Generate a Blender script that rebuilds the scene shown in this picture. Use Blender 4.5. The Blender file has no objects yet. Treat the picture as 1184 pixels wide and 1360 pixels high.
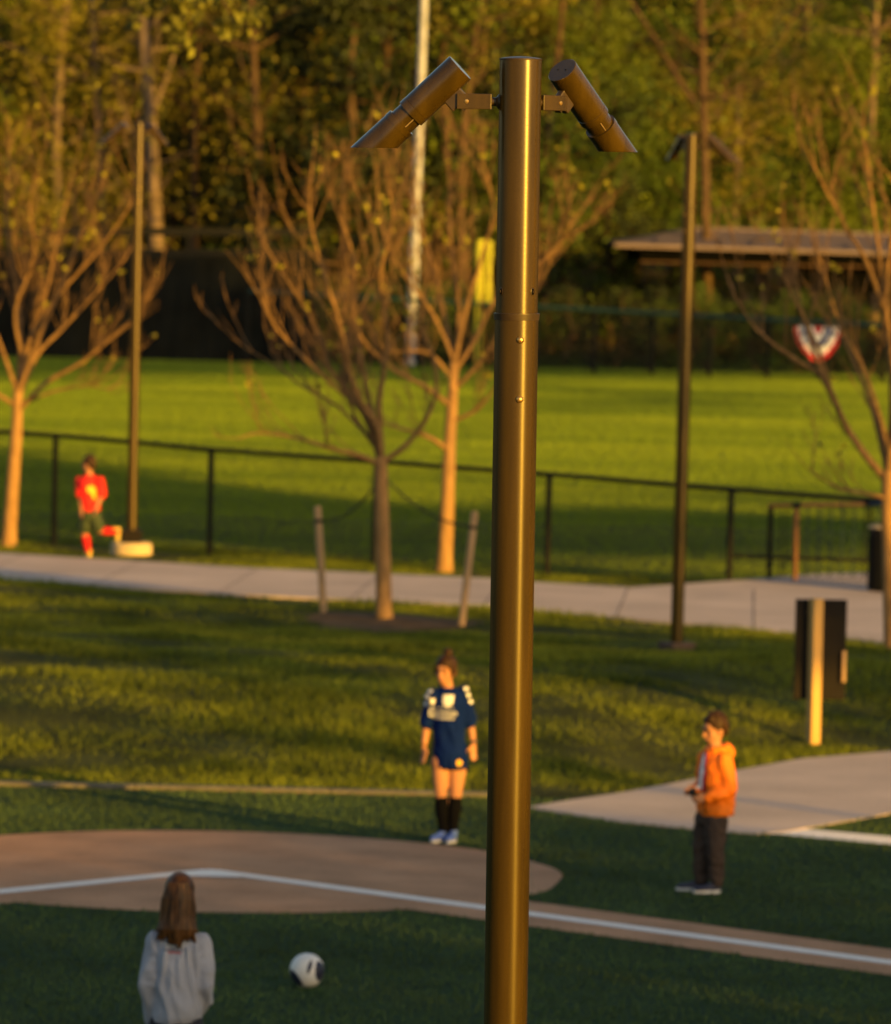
import bpy, bmesh, math, random
import numpy as np
from mathutils import Vector, Matrix, Euler
from mathutils.bvhtree import BVHTree

sc = bpy.context.scene
col = sc.collection
R = math.radians

# ------------------------------------------------------------------ camera
F_PX, CX, CY = 7950.0, 592.0, 680.0
CAM = Vector((0, 0, 5.2))
PITCH, ROLL = R(-3.24), R(1.3)
cam_data = bpy.data.cameras.new('camera')
cam = bpy.data.objects.new('camera', cam_data)
col.objects.link(cam)
cam_data.sensor_fit = 'HORIZONTAL'
cam_data.sensor_width = 24.0
cam_data.lens = 24.0 * F_PX / 1184.0
cam_data.clip_start = 0.5
cam_data.clip_end = 3000
CAMROT = (Euler((R(90) + PITCH, 0, 0)).to_matrix() @ Matrix.Rotation(ROLL, 3, 'Z'))
cam.matrix_world = Matrix.Translation(CAM) @ CAMROT.to_4x4()
cam_data.dof.use_dof = True
cam_data.dof.focus_distance = 18.4
cam_data.dof.aperture_fstop = 5.4
sc.camera = cam

# ------------------------------------------------------------------ light
SUN_EL = R(8.0)
SUN_AZ = R(40.0)                      # behind the camera, this far round to the right
TS = Vector((-math.sin(SUN_AZ), math.cos(SUN_AZ), 0))    # the way sunlight travels over the ground
NS = Vector((math.cos(SUN_AZ), math.sin(SUN_AZ), 0))
TANE = math.tan(SUN_EL)
world = bpy.data.worlds.new('World')
sc.world = world
world.use_nodes = True
wn = world.node_tree.nodes
sky = wn.new('ShaderNodeTexSky')
sky.sky_type = 'NISHITA'
sky.sun_disc = False
sky.dust_density = 1.8
sky.sun_elevation = SUN_EL
# direction towards the sun is -TS; rotation 0 = +Y, clockwise from above
sky.sun_rotation = math.atan2(-TS.x, -TS.y)
wn['Background'].inputs['Strength'].default_value = 0.105
world.node_tree.links.new(sky.outputs[0], wn['Background'].inputs['Color'])
sun_data = bpy.data.lights.new('sun', 'SUN')
sun_data.energy = 5.0
sun_data.angle = R(0.55)
sun_data.color = (1.0, 0.54, 0.05)
sun = bpy.data.objects.new('sun', sun_data)
col.objects.link(sun)
sdir = Vector((TS.x * math.cos(SUN_EL), TS.y * math.cos(SUN_EL), -math.sin(SUN_EL)))
sun.rotation_euler = sdir.to_track_quat('-Z', 'Y').to_euler()

sc.view_settings.view_transform = 'Standard'
sc.view_settings.look = 'None'
sc.view_settings.gamma = 1.0
sc.view_settings.exposure = 1.0
sc.view_settings.use_curve_mapping = False
sc.render.engine = 'CYCLES'
sc.cycles.use_denoising = True
sc.cycles.max_bounces = 6
sc.cycles.diffuse_bounces = 3
sc.cycles.glossy_bounces = 3
sc.cycles.transmission_bounces = 3
sc.cycles.transparent_max_bounces = 6
sc.cycles.sample_clamp_indirect = 4.0

# ------------------------------------------------------------------ picking points of the place
def ray(x, y):
    return CAMROT @ Vector(((x - CX) / F_PX, -(y - CY) / F_PX, -1.0))
def px(x, y, z=0.0):
    d = ray(x, y)
    return CAM + d * ((z - CAM.z) / d.z)
def pxd(x, y, Y):
    d = ray(x, y)
    return CAM + d * (Y / d.y)

# ------------------------------------------------------------------ mesh helpers
def frame_of(d):
    d = d.normalized()
    a = Vector((0, 0, 1)) if abs(d.z) < 0.95 else Vector((1, 0, 0))
    u = d.cross(a).normalized()
    return u, u.cross(d).normalized()

class MB:
    def __init__(self):
        self.v = []; self.f = []; self.sm = []
    def add(self, vs, fs, smooth=False):
        o = len(self.v)
        self.v.extend([tuple(p) for p in vs])
        self.f.extend([tuple(i + o for i in f) for f in fs])
        self.sm.extend([smooth] * len(fs))
        return self
    def box(self, c, s, rot=None, bevel=0.0):
        c = Vector(c); h = Vector(s) / 2
        M3 = rot if rot else Matrix.Identity(3)
        if bevel <= 0:
            vs = [c + M3 @ Vector((sx * h.x, sy * h.y, sz * h.z)) for sx in (-1, 1) for sy in (-1, 1) for sz in (-1, 1)]
            fs = [(0, 1, 3, 2), (4, 6, 7, 5), (0, 4, 5, 1), (2, 3, 7, 6), (0, 2, 6, 4), (1, 5, 7, 3)]
            return self.add(vs, fs)
        bm = bmesh.new()
        bmesh.ops.create_cube(bm, size=1)
        for v in bm.verts:
            v.co = Vector((v.co.x * s[0], v.co.y * s[1], v.co.z * s[2]))
        bmesh.ops.bevel(bm, geom=list(bm.edges), offset=bevel, segments=2, profile=0.5, affect='EDGES')
        bm.verts.index_update()
        self.add([c + M3 @ v.co for v in bm.verts], [[v.index for v in f.verts] for f in bm.faces])
        bm.free()
        return self
    def tube(self, pts, rad, n=8, caps=True, smooth=True):
        pts = [Vector(p) for p in pts]
        m = len(pts)
        if not hasattr(rad, '__len__'): rad = [rad] * m
        d0 = (pts[1] - pts[0]).normalized()
        u, w = frame_of(d0)
        vs = []
        for i, p in enumerate(pts):
            d = (pts[min(i + 1, m - 1)] - pts[max(i - 1, 0)]).normalized()
            u = (u - d * u.dot(d)).normalized()
            w = d.cross(u)
            for k in range(n):
                a = 2 * math.pi * k / n
                vs.append(p + (u * math.cos(a) + w * math.sin(a)) * rad[i])
        fs = []
        for i in range(m - 1):
            for k in range(n):
                k2 = (k + 1) % n
                fs.append((i * n + k, i * n + k2, (i + 1) * n + k2, (i + 1) * n + k))
        self.add(vs, fs, smooth)
        if caps:
            self.add(vs[:n], [tuple(range(n))[::-1]])
            self.add(vs[-n:], [tuple(range(n))])
        return self
    def lathe(self, prof, base=(0, 0, 0), axis=(0, 0, 1), n=32, smooth=True):
        # prof: list of (r, h); faces of consecutive rings do not share vertices across sharp breaks
        b = Vector(base); d = Vector(axis).normalized(); u, w = frame_of(d)
        for (r0, h0), (r1, h1) in zip(prof[:-1], prof[1:]):
            vs = []
            for r, h in ((r0, h0), (r1, h1)):
                for k in range(n):
                    a = 2 * math.pi * k / n
                    vs.append(b + d * h + (u * math.cos(a) + w * math.sin(a)) * r)
            fs = [(k, (k + 1) % n, n + (k + 1) % n, n + k) for k in range(n)]
            self.add(vs, fs, smooth)
        return self
    def ell(self, c, r, basis=None, nu=14, nv=9):
        c = Vector(c)
        B = basis if basis else Matrix.Identity(3)
        vs = []; fs = []
        for j in range(nv + 1):
            t = math.pi * j / nv
            for i in range(nu):
                a = 2 * math.pi * i / nu
                vs.append(c + B @ Vector((r[0] * math.sin(t) * math.cos(a), r[1] * math.sin(t) * math.sin(a), r[2] * math.cos(t))))
        for j in range(nv):
            for i in range(nu):
                i2 = (i + 1) % nu
                fs.append((j * nu + i, (j + 1) * nu + i, (j + 1) * nu + i2, j * nu + i2))
        return self.add(vs, fs, True)
    def limb(self, pts, rad, n=10):
        self.tube(pts, rad, n)
        for p, r in ((pts[0], rad[0]), (pts[-1], rad[-1])):
            self.ell(p, (r, r, r), None, 10, 6)
        return self
    def stack(self, secs, basis, n=20):
        # secs: (centre, rx, ry) ellipses lying across the basis' x and y
        vs = []
        for c, rx, ry in secs:
            for k in range(n):
                a = 2 * math.pi * k / n
                vs.append(Vector(c) + basis @ Vector((rx * math.cos(a), ry * math.sin(a), 0)))
        m = len(secs); fs = []
        for i in range(m - 1):
            for k in range(n):
                k2 = (k + 1) % n
                fs.append((i * n + k, i * n + k2, (i + 1) * n + k2, (i + 1) * n + k))
        fs.append(tuple(range(n))[::-1]); fs.append(tuple((m - 1) * n + k for k in range(n)))
        return self.add(vs, fs, True)
    def mesh(self, name, origin=(0, 0, 0)):
        me = bpy.data.meshes.new(name)
        o = Vector(origin)
        vs = [(a - o.x, b - o.y, c - o.z) for a, b, c in self.v]
        me.from_pydata(vs, [], self.f)
        me.polygons.foreach_set('use_smooth', self.sm)
        me.update()
        return me
    def build(self, name, mat, parent=None, origin=None):
        if origin is None:
            origin = parent_origin(parent)
        return link(name, self.mesh(name, origin), mat, parent)

ORIG = {}
def parent_origin(p):
    return ORIG.get(p.name, (0, 0, 0)) if p else (0, 0, 0)
def link(name, me, mat, parent=None):
    o = bpy.data.objects.new(name, me)
    col.objects.link(o)
    if mat and len(me.materials) == 0: me.materials.append(mat)
    o.parent = parent
    return o
def tag(o, label=None, cat=None, group=None, kind=None):
    if label: o['label'] = label
    if cat: o['category'] = cat
    if group: o['group'] = group
    if kind: o['kind'] = kind
    return o
def thing(name, label, cat, loc=(0, 0, 0), rotz=0.0, group=None, world_built=True):
    o = bpy.data.objects.new(name, None)
    o.empty_display_size = 0.2
    col.objects.link(o)
    o.location = loc
    o.rotation_euler = (0, 0, rotz)
    if world_built: ORIG[o.name] = tuple(loc)
    return tag(o, label, cat, group)
def sub_origin(o, parent):
    ORIG[o.name] = parent_origin(parent)
    return o
def copy_tree(o, parent=None):
    c = o.copy(); col.objects.link(c); c.parent = parent
    for ch in list(o.children): copy_tree(ch, c)
    return c
def np_mesh(name, V, Fa, mat, parent=None, smooth=False, attr=None):
    """V (n,3) floats, Fa (m,k) ints, all faces of one size"""
    me = bpy.data.meshes.new(name)
    V = np.asarray(V, dtype=np.float32); Fa = np.asarray(Fa, dtype=np.int32)
    m, k = Fa.shape
    me.vertices.add(len(V)); me.vertices.foreach_set('co', V.ravel())
    me.loops.add(m * k); me.loops.foreach_set('vertex_index', Fa.ravel())
    me.polygons.add(m)
    me.polygons.foreach_set('loop_start', np.arange(0, m * k, k, dtype=np.int32))
    me.polygons.foreach_set('loop_total', np.full(m, k, dtype=np.int32))
    me.update(calc_edges=True)
    if smooth: me.polygons.foreach_set('use_smooth', np.ones(m, dtype=bool))
    me.validate()
    return link(name, me, mat, parent)

# ------------------------------------------------------------------ materials
def M(name, c, rough=0.8, metal=0.0, var=0.15, scale=4.0, bump=0.0, bscale=60.0, spec=0.3, island=0.0,
      transl=0.0, c2=None, coat=0.0, stretch=None, bstretch=None, detail=4.0, fine=0.0, fscale=120.0):
    m = bpy.data.materials.new(name)
    m.use_nodes = True
    nt = m.node_tree; N = nt.nodes; L = nt.links
    b = N['Principled BSDF']
    b.inputs['Roughness'].default_value = rough
    b.inputs['Metallic'].default_value = metal
    b.inputs['Specular IOR Level'].default_value = spec
    b.inputs['Coat Weight'].default_value = coat
    b.inputs['Coat Roughness'].default_value = 0.2
    tc = N.new('ShaderNodeTexCoord')
    vec = tc.outputs['Object']
    if stretch:
        mp = N.new('ShaderNodeMapping'); mp.inputs['Scale'].default_value = stretch
        L.new(vec, mp.inputs['Vector']); vec = mp.outputs[0]
    nz = N.new('ShaderNodeTexNoise')
    nz.inputs['Scale'].default_value = scale; nz.inputs['Detail'].default_value = detail
    L.new(vec, nz.inputs['Vector'])
    rmp = N.new('ShaderNodeValToRGB')
    e = rmp.color_ramp.elements
    e[0].position = 0.32; e[1].position = 0.68
    ca = c; cb = c2 if c2 else c
    e[0].color = tuple(x * (1 - var) for x in ca) + (1,)
    e[1].color = tuple(min(1, x * (1 + var)) for x in cb) + (1,)
    L.new(nz.outputs['Fac'], rmp.inputs['Fac'])
    outc = rmp.outputs['Color']
    def mulval(cin, fac_socket, lo, hi):
        mr = N.new('ShaderNodeMapRange')
        mr.inputs['To Min'].default_value = lo; mr.inputs['To Max'].default_value = hi
        L.new(fac_socket, mr.inputs['Value'])
        mx = N.new('ShaderNodeVectorMath'); mx.operation = 'SCALE'
        L.new(cin, mx.inputs[0]); L.new(mr.outputs[0], mx.inputs['Scale'])
        return mx.outputs[0]
    if island > 0:
        g = N.new('ShaderNodeNewGeometry')
        outc = mulval(outc, g.outputs['Random Per Island'], 1 - island, 1 + island)
    if fine > 0:
        n2 = N.new('ShaderNodeTexNoise'); n2.inputs['Scale'].default_value = fscale; n2.inputs['Detail'].default_value = 3
        L.new(tc.outputs['Object'], n2.inputs['Vector'])
        mr = N.new('ShaderNodeMapRange'); mr.inputs['From Min'].default_value = 0.3; mr.inputs['From Max'].default_value = 0.7
        L.new(n2.outputs['Fac'], mr.inputs['Value'])
        outc = mulval(outc, mr.outputs[0], 1 - fine, 1 + fine)
    L.new(outc, b.inputs['Base Color'])
    if bump > 0:
        nb = N.new('ShaderNodeTexNoise'); nb.inputs['Scale'].default_value = bscale; nb.inputs['Detail'].default_value = 5
        bvec = vec
        if bstretch:
            mp2 = N.new('ShaderNodeMapping'); mp2.inputs['Scale'].default_value = bstretch
            L.new(tc.outputs['Object'], mp2.inputs['Vector']); bvec = mp2.outputs[0]
        L.new(bvec, nb.inputs['Vector'])
        bp = N.new('ShaderNodeBump'); bp.inputs['Strength'].default_value = bump
        bp.inputs['Distance'].default_value = 0.5 / bscale
        L.new(nb.outputs['Fac'], bp.inputs['Height']); L.new(bp.outputs[0], b.inputs['Normal'])
    if transl > 0:
        t = N.new('ShaderNodeBsdfTranslucent'); L.new(outc, t.inputs['Color'])
        mix = N.new('ShaderNodeMixShader'); mix.inputs['Fac'].default_value = transl
        L.new(b.outputs[0], mix.inputs[1]); L.new(t.outputs[0], mix.inputs[2])
        L.new(mix.outputs[0], N['Material Output'].inputs['Surface'])
    return m

MAT = {}
MAT['bronze'] = M('bronze_paint', (0.050, 0.0295, 0.0030), rough=0.23, metal=0.2, var=0.28, scale=22, bump=0.16, bscale=900, spec=0.55, stretch=(1, 1, 0.07), bstretch=(0.12, 0.12, 1), fine=0.12, fscale=260)
MAT['bronze_cap'] = M('bronze_cap_paint', (0.045, 0.028, 0.012), rough=0.40, metal=0.2, var=0.15, scale=20, spec=0.5)
MAT['dark_hole'] = M('dark_gap', (0.0012, 0.0011, 0.001), rough=0.9, spec=0.0)
MAT['steel'] = M('screw_steel', (0.50, 0.31, 0.10), rough=0.3, metal=0.8, var=0.1)
MAT['glass'] = M('lamp_lens', (0.4, 0.38, 0.33), rough=0.2)
MAT['turf'] = M('turf_backing', (0.020, 0.040, 0.012), rough=0.95, var=0.25, scale=3, bump=0.5, bscale=120, spec=0.1)
MAT['turf_blade'] = M('turf_blade', (0.060, 0.098, 0.032), rough=0.75, var=0.32, scale=0.6, island=0.35, transl=0.15, spec=0.15)
MAT['dirt'] = M('infield_dirt', (0.47, 0.252, 0.137), rough=0.95, var=0.17, scale=1.6, bump=0.6, bscale=90, spec=0.1, fine=0.16, fscale=55)
MAT['chalk'] = M('white_line_paint', (0.93, 0.83, 0.74), rough=0.9, var=0.06, scale=14, bump=0.4, bscale=80)
MAT['concrete'] = M('concrete', (0.50, 0.395, 0.335), rough=0.9, var=0.14, scale=0.7, bump=0.7, bscale=110, spec=0.2, fine=0.08, fscale=30)
MAT['concrete_pale'] = M('pale_concrete', (0.50, 0.38, 0.22), rough=0.9, var=0.1, scale=8, bump=0.3, bscale=60)
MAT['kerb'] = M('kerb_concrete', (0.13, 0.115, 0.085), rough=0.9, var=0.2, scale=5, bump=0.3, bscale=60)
MAT['soil'] = M('bare_soil', (0.12, 0.075, 0.04), rough=1, var=0.3, scale=3, bump=0.6, bscale=25, spec=0.05)
MAT['lawn'] = M('lawn_soil', (0.045, 0.05, 0.014), rough=1, var=0.3, scale=1.5, bump=0.6, bscale=30, spec=0.05)
MAT['grass'] = M('lawn_blade', (0.060, 0.095, 0.010), rough=0.7, var=0.45, scale=0.75, island=0.40, transl=0.25, spec=0.15, c2=(0.125, 0.145, 0.012), detail=8)
MAT['field'] = M('field_soil', (0.06, 0.075, 0.016), rough=1, var=0.2, scale=0.3, spec=0.05)
MAT['field_blade'] = M('field_blade', (0.098, 0.165, 0.012), rough=0.7, var=0.20, scale=0.30, island=0.15, transl=0.2, spec=0.15, stretch=(0.12, 1, 1), c2=(0.128, 0.178, 0.012))
MAT['bark'] = M('young_bark', (0.29, 0.165, 0.065), rough=0.9, var=0.25, scale=16, bump=0.6, bscale=40, spec=0.15, stretch=(1, 1, 0.3))
MAT['limb'] = M('limb_bark', (0.21, 0.122, 0.05), rough=0.9, var=0.3, scale=16, bump=0.5, bscale=40, spec=0.1)
MAT['twig'] = M('twig_bark', (0.17, 0.10, 0.048), rough=0.9, var=0.3, scale=10, spec=0.1)
MAT['bark_dark'] = M('dark_bark', (0.075, 0.048, 0.028), rough=0.95, var=0.3, scale=9, bump=0.6, bscale=30, spec=0.1, stretch=(1, 1, 0.25))
MAT['bark_pale'] = M('pale_bark', (0.15, 0.108, 0.075), rough=0.95, var=0.35, scale=5, bump=0.5, bscale=20, spec=0.1, stretch=(1, 1, 0.4))
MAT['bud'] = M('bud_leaf', (0.34, 0.30, 0.02), rough=0.6, var=0.2, island=0.4, transl=0.35)
MAT['leaf_ochre'] = M('ochre_leaf', (0.155, 0.135, 0.010), rough=0.7, var=0.42, scale=0.30, island=0.32, transl=0.3)
MAT['leaf_lime'] = M('lime_leaf', (0.130, 0.168, 0.009), rough=0.7, var=0.42, scale=0.30, island=0.32, transl=0.3)
MAT['leaf_green'] = M('green_leaf', (0.062, 0.098, 0.008), rough=0.7, var=0.4, scale=0.30, island=0.35, transl=0.25)
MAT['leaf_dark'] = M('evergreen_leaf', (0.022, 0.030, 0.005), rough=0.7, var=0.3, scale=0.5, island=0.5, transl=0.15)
MAT['leaf_hang'] = M('hanging_leaf', (0.15, 0.145, 0.013), rough=0.7, var=0.4, scale=2.5, island=0.6, transl=0.3)
MAT['litter'] = M('leaf_litter', (0.075, 0.055, 0.022), rough=1, var=0.4, scale=0.5, spec=0.05)
MAT['black'] = M('black_coating', (0.006, 0.006, 0.005), rough=0.6, var=0.1, spec=0.15)
MAT['screen'] = M('black_screen_fabric', (0.008, 0.009, 0.008), rough=0.95, var=0.3, scale=1.2, spec=0.05)
MAT['screen_green'] = M('green_screen_fabric', (0.008, 0.016, 0.010), rough=0.95, var=0.3, scale=1.2, spec=0.05)
MAT['rail_green'] = M('green_rail', (0.01, 0.035, 0.03), rough=0.6)
MAT['rust'] = M('brown_rail', (0.30, 0.13, 0.04), rough=0.6, var=0.2, scale=20)  # orange of the low sun is put into the brown paint
MAT['rust_dark'] = M('rusty_plate', (0.12, 0.07, 0.045), rough=0.9, var=0.25, scale=14)
MAT['wood'] = M('weathered_stake', (0.40, 0.25, 0.125), rough=0.9, var=0.2, scale=18, stretch=(1, 1, 0.1), bump=0.4, bscale=60)
MAT['post_wood'] = M('sawn_post', (0.50, 0.30, 0.10), rough=0.85, var=0.15, scale=22, stretch=(1, 1, 0.08), bump=0.3, bscale=60)
MAT['panel'] = M('dark_panel', (0.011, 0.008, 0.006), rough=0.7, var=0.15, spec=0.15)
MAT['strap'] = M('strap', (0.03, 0.03, 0.02), rough=0.8)
MAT['galv'] = M('galvanised_pole', (0.34, 0.35, 0.40), rough=0.6, metal=0.2, var=0.18, scale=3)
MAT['yellow'] = M('foul_pole_yellow', (0.36, 0.36, 0.02), rough=0.6, var=0.1)
MAT['roof'] = M('metal_roof', (0.17, 0.125, 0.115), rough=0.5, metal=0.2, var=0.12, scale=1.5)
MAT['soffit'] = M('roof_soffit', (0.003, 0.003, 0.0025), rough=1.0, spec=0.0)  # near black carries the shade under the pavilion roof in its colour
MAT['beam'] = M('roof_beam', (0.06, 0.035, 0.02), rough=0.9, spec=0.05)
MAT['white'] = M('white_cloth', (0.75, 0.74, 0.72), rough=0.85, var=0.05)
MAT['red'] = M('red_cloth', (0.45, 0.02, 0.03), rough=0.85, var=0.08)
MAT['navy'] = M('navy_cloth', (0.015, 0.03, 0.16), rough=0.85, var=0.08)
MAT['skin'] = M('skin', (0.43, 0.20, 0.105), rough=0.6, var=0.06, scale=8, spec=0.15)
MAT['hair'] = M('brown_hair', (0.034, 0.016, 0.007), rough=0.55, var=0.5, scale=60, bump=0.8, bscale=120, stretch=(1, 1, 0.12), spec=0.15)
MAT['hair_light'] = M('auburn_hair', (0.030, 0.013, 0.005), rough=0.40, var=0.65, scale=70, bump=0.9, bscale=130, stretch=(1, 1, 0.06), spec=0.2, c2=(0.085, 0.034, 0.008))  # second tone paints warm sunlit streaks into dark brown hair
MAT['eye'] = M('eye', (0.03, 0.02, 0.015), rough=0.2)
MAT['lip'] = M('lip', (0.42, 0.16, 0.13), rough=0.5)
MAT['jersey'] = M('blue_jersey', (0.003, 0.012, 0.090), rough=0.8, spec=0.04, var=0.12, scale=7, bump=0.35, bscale=14)
MAT['red_jersey'] = M('red_jersey', (0.62, 0.015, 0.012), rough=0.75, var=0.1, scale=7, bump=0.3, bscale=14)
MAT['gold'] = M('gold_print', (0.75, 0.42, 0.03), rough=0.7, var=0.05)
MAT['green_short'] = M('green_shorts', (0.035, 0.05, 0.02), rough=0.8)
MAT['sock_red'] = M('red_sock', (0.55, 0.012, 0.015), rough=0.85)
MAT['shoe_yellow'] = M('yellow_shoe', (0.70, 0.50, 0.10), rough=0.6)
MAT['black_cloth'] = M('black_cloth', (0.005, 0.005, 0.006), rough=0.9, spec=0.04)
MAT['shoe_blue'] = M('blue_shoe', (0.10, 0.17, 0.50), rough=0.55, var=0.3, scale=25)
MAT['sole'] = M('white_sole', (0.62, 0.60, 0.58), rough=0.7)
MAT['jacket'] = M('orange_jacket', (0.88, 0.19, 0.004), rough=0.6, var=0.08, scale=6, bump=0.45, bscale=16)
MAT['trousers'] = M('dark_trousers', (0.062, 0.044, 0.036), rough=0.9, spec=0.05, var=0.25, scale=9, bump=0.5, bscale=14)
MAT['shoe_navy'] = M('navy_shoe', (0.025, 0.03, 0.06), rough=0.6)
MAT['sweat'] = M('grey_sweatshirt', (0.34, 0.345, 0.40), rough=0.85, var=0.08, scale=5, bump=0.25, bscale=60, fine=0.04)
MAT['grey_print'] = M('pale_print', (0.78, 0.75, 0.72), rough=0.8)
MAT['dark_strap'] = M('dark_seam', (0.09, 0.10, 0.13), rough=0.85)
MAT['ball'] = M('ball_white', (0.74, 0.71, 0.68), rough=0.4, var=0.05, scale=9)
MAT['ball_dark'] = M('ball_navy', (0.02, 0.022, 0.045), rough=0.4)
MAT['denim'] = M('dark_leggings', (0.02, 0.022, 0.03), rough=0.85)

rng = np.random.default_rng(11)
random.seed(5)

# ------------------------------------------------------------------ ground levels
PN0, PN1 = px(0, 768, .12), px(1178, 853, .12)       # near edge of the path
PF0, PF1 = px(0, 734, .12), px(709, 773, .12)        # far edge of the path
def lin(P, Q, X): return P.y + (Q.y - P.y) * (X - P.x) / (Q.x - P.x)
_w = [(rng.uniform(0.4, 2.6), rng.uniform(0, 6.28), rng.uniform(0, 6.28)) for _ in range(14)]
def wav(X, Y):
    s = 0
    for k, a, p in _w:
        s = s + np.sin(k * (np.cos(a) * X + np.sin(a) * Y) + p) / (0.6 + k)
    return s / 3.0
def sstep(a, b, t):
    t = np.clip((t - a) / (b - a), 0, 1)
    return t * t * (3 - 2 * t)
KERB_Y = 49.9
_ae = [px(x, y, .03) for x, y in ((700, 1069), (760, 1059), (820, 1050.5), (885, 1039), (974, 1021), (1066, 1004.5), (1184, 995), (1330, 986))]
_aex = [p.x for p in _ae]; _aey = [p.y for p in _ae]
def apron_edge(X): return np.maximum(KERB_Y, np.interp(X, _aex, _aey))
def bank_z(X, Y):
    near = lin(PN0, PN1, X); far = lin(PF0, PF1, X)
    ae = apron_edge(X)
    z = 0.005 + 0.385 * sstep(ae + .05, ae + 6.6, Y) - 0.29 * sstep(58.5, 68, Y)
    z = z + 0.045 * wav(X, Y) * sstep(ae + .3, ae + 2.1, Y) * (1 - sstep(near - 3, near - .3, Y))
    # mounds along the upper edge
    z = z + 0.10 * sstep(66, 70, Y) * (1 - sstep(near - 2.5, near - 0.5, Y))
    p = sstep(near - 2.0, near - 0.2, Y)
    z = z * (1 - p) + 0.09 * p
    q = sstep(far + 0.3, far + 2.2, Y)
    return z * (1 - q) - 0.02 * q
def gp(x, y):
    d = ray(x, y)
    Y = KERB_Y
    if px(x, y, 0).y < KERB_Y: return px(x, y, 0)
    while Y < 95:
        p = CAM + d * (Y / d.y)
        if p.z <= float(bank_z(p.x, p.y)): break
        Y += .02
    return p

def grid(name, x0, x1, nx, y0, y1, ny, zf, mat):
    X, Y = np.meshgrid(np.linspace(x0, x1, nx), np.linspace(y0, y1, ny))
    Z = zf(X, Y) + 0 * X
    V = np.stack([X, Y, Z], -1).reshape(-1, 3)
    i = np.arange((ny - 1) * (nx - 1)); r, c = i // (nx - 1), i % (nx - 1)
    a = r * nx + c
    Fa = np.stack([a, a + 1, a + nx + 1, a + nx], -1)
    return np_mesh(name, V, Fa, mat, None, True)
def sheet(name, pts, z, mat, kind='structure', thick=0.0):
    mb = MB()
    vs = [(p[0], p[1], z) for p in pts]
    mb.add(vs, [tuple(range(len(vs)))])
    if thick:
        n = len(vs)
        lo = [(p[0], p[1], z - thick) for p in pts]
        mb.add(vs + lo, [(i, n + i, n + (i + 1) % n, (i + 1) % n) for i in range(n)])
    o = mb.build(name, mat)
    # make the top face up
    me = o.data
    if me.polygons[0].normal.z < 0: me.flip_normals()
    return tag(o, kind=kind)

tag(grid('ground', -1500, 1500, 4, -1500, 1500, 4, lambda X, Y: -0.35, MAT['soil']), kind='structure')
turf = sheet('turf', [(-40, -40), (60, -40), (60, KERB_Y), (-40, KERB_Y)], 0.0, MAT['turf'])
lawn = tag(grid('lawn', -26, 26, 261, KERB_Y + .02, 90, 300, bank_z, MAT['lawn']), kind='structure')
FENCE = [(-140, None), (74, 720), (281, 738), (500, 752), (730, 768), (972, 770)]
fence_top_px = {74: 578, 281: 597, 500: 613, 730: 630, 972: 650}
fence_Y = {74: 82.0, 281: 80.6, 500: 79.2, 730: 77.7, 972: 76.0}
def fence_line(X):
    a = pxd(74, 720, 82.0); b = pxd(972, 770, 76.0)
    return a.y + (b.y - a.y) * (X - a.x) / (b.x - a.x)
field = tag(grid('field', -70, 70, 60, 70, 172, 60, lambda X, Y: np.where(Y < 89, -0.10, -0.005), MAT['field']), kind='structure')
# wooded hillside
def hill_z(X, Y):
    return -0.05 + 9.0 * sstep(168, 260, Y) + 30 * sstep(240, 420, Y) + 0.4 * np.sin(X * .21 + Y * .13)*sstep(170, 190, Y)
hill = tag(grid('hillside', -220, 220, 80, 163, 620, 90, lambda X, Y: hill_z(X, Y) - 0.25 * (Y < 166), MAT['litter']), kind='structure')

# path across the bank, widening into the pavement by the gate
near_e = [px(x, y, .12) for x, y in ((-420, 740), (0, 768), (329, 790), (652, 805), (888, 826), (1049, 839), (1178, 853), (1500, 885))]
far_e = [px(x, y, .12) for x, y in ((1500, 745), (1184, 760), (1090, 762), (971, 771), (916, 775), (838, 780), (709, 773), (652, 768), (334, 754), (0, 734), (-420, 711))]
path = sheet('path', [(p.x, p.y) for p in near_e + far_e], .12, MAT['concrete'], thick=.10)
# joints cut across the path
mb = MB()
for k in range(-9, 12):
    X = k * 1.55 + .4
    a = Vector((X, lin(PN0, PN1, X) + .05, .1222)); b = Vector((X + .35, lin(PF0, PF1, X) - .05 if X < 2 else lin(PN0, PN1, X) + 7, .1222))
    d = (b - a).normalized(); s = Vector((-d.y, d.x, 0)) * .006
    mb.add([a - s, a + s, b + s, b - s], [(0, 1, 2, 3)])
j = mb.build('path_joint', MAT['soil'], path); j['kind'] = 'stuff'

# concrete apron at the edge of the turf
apr = [px(x, y, .03) for x, y in ((700, 1069), (820, 1087.5), (928, 1098), (1007, 1104), (1045, 1101), (1081, 1095), (1184, 1077), (1330, 1048),
                                   (1330, 986), (1184, 995), (1066, 1004.5), (974, 1021), (885, 1039), (820, 1050.5), (760, 1059))]
apron = sheet('apron', [(p.x, p.y) for p in apr], .0115, MAT['concrete'], thick=.05)
# kerb along the turf
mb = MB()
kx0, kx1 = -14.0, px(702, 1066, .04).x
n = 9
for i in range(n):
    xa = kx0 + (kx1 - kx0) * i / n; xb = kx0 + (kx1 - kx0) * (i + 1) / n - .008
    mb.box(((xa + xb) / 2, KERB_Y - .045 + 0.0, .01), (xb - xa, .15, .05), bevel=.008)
kerb = tag(mb.build('kerb', MAT['kerb']), kind='structure')

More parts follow.
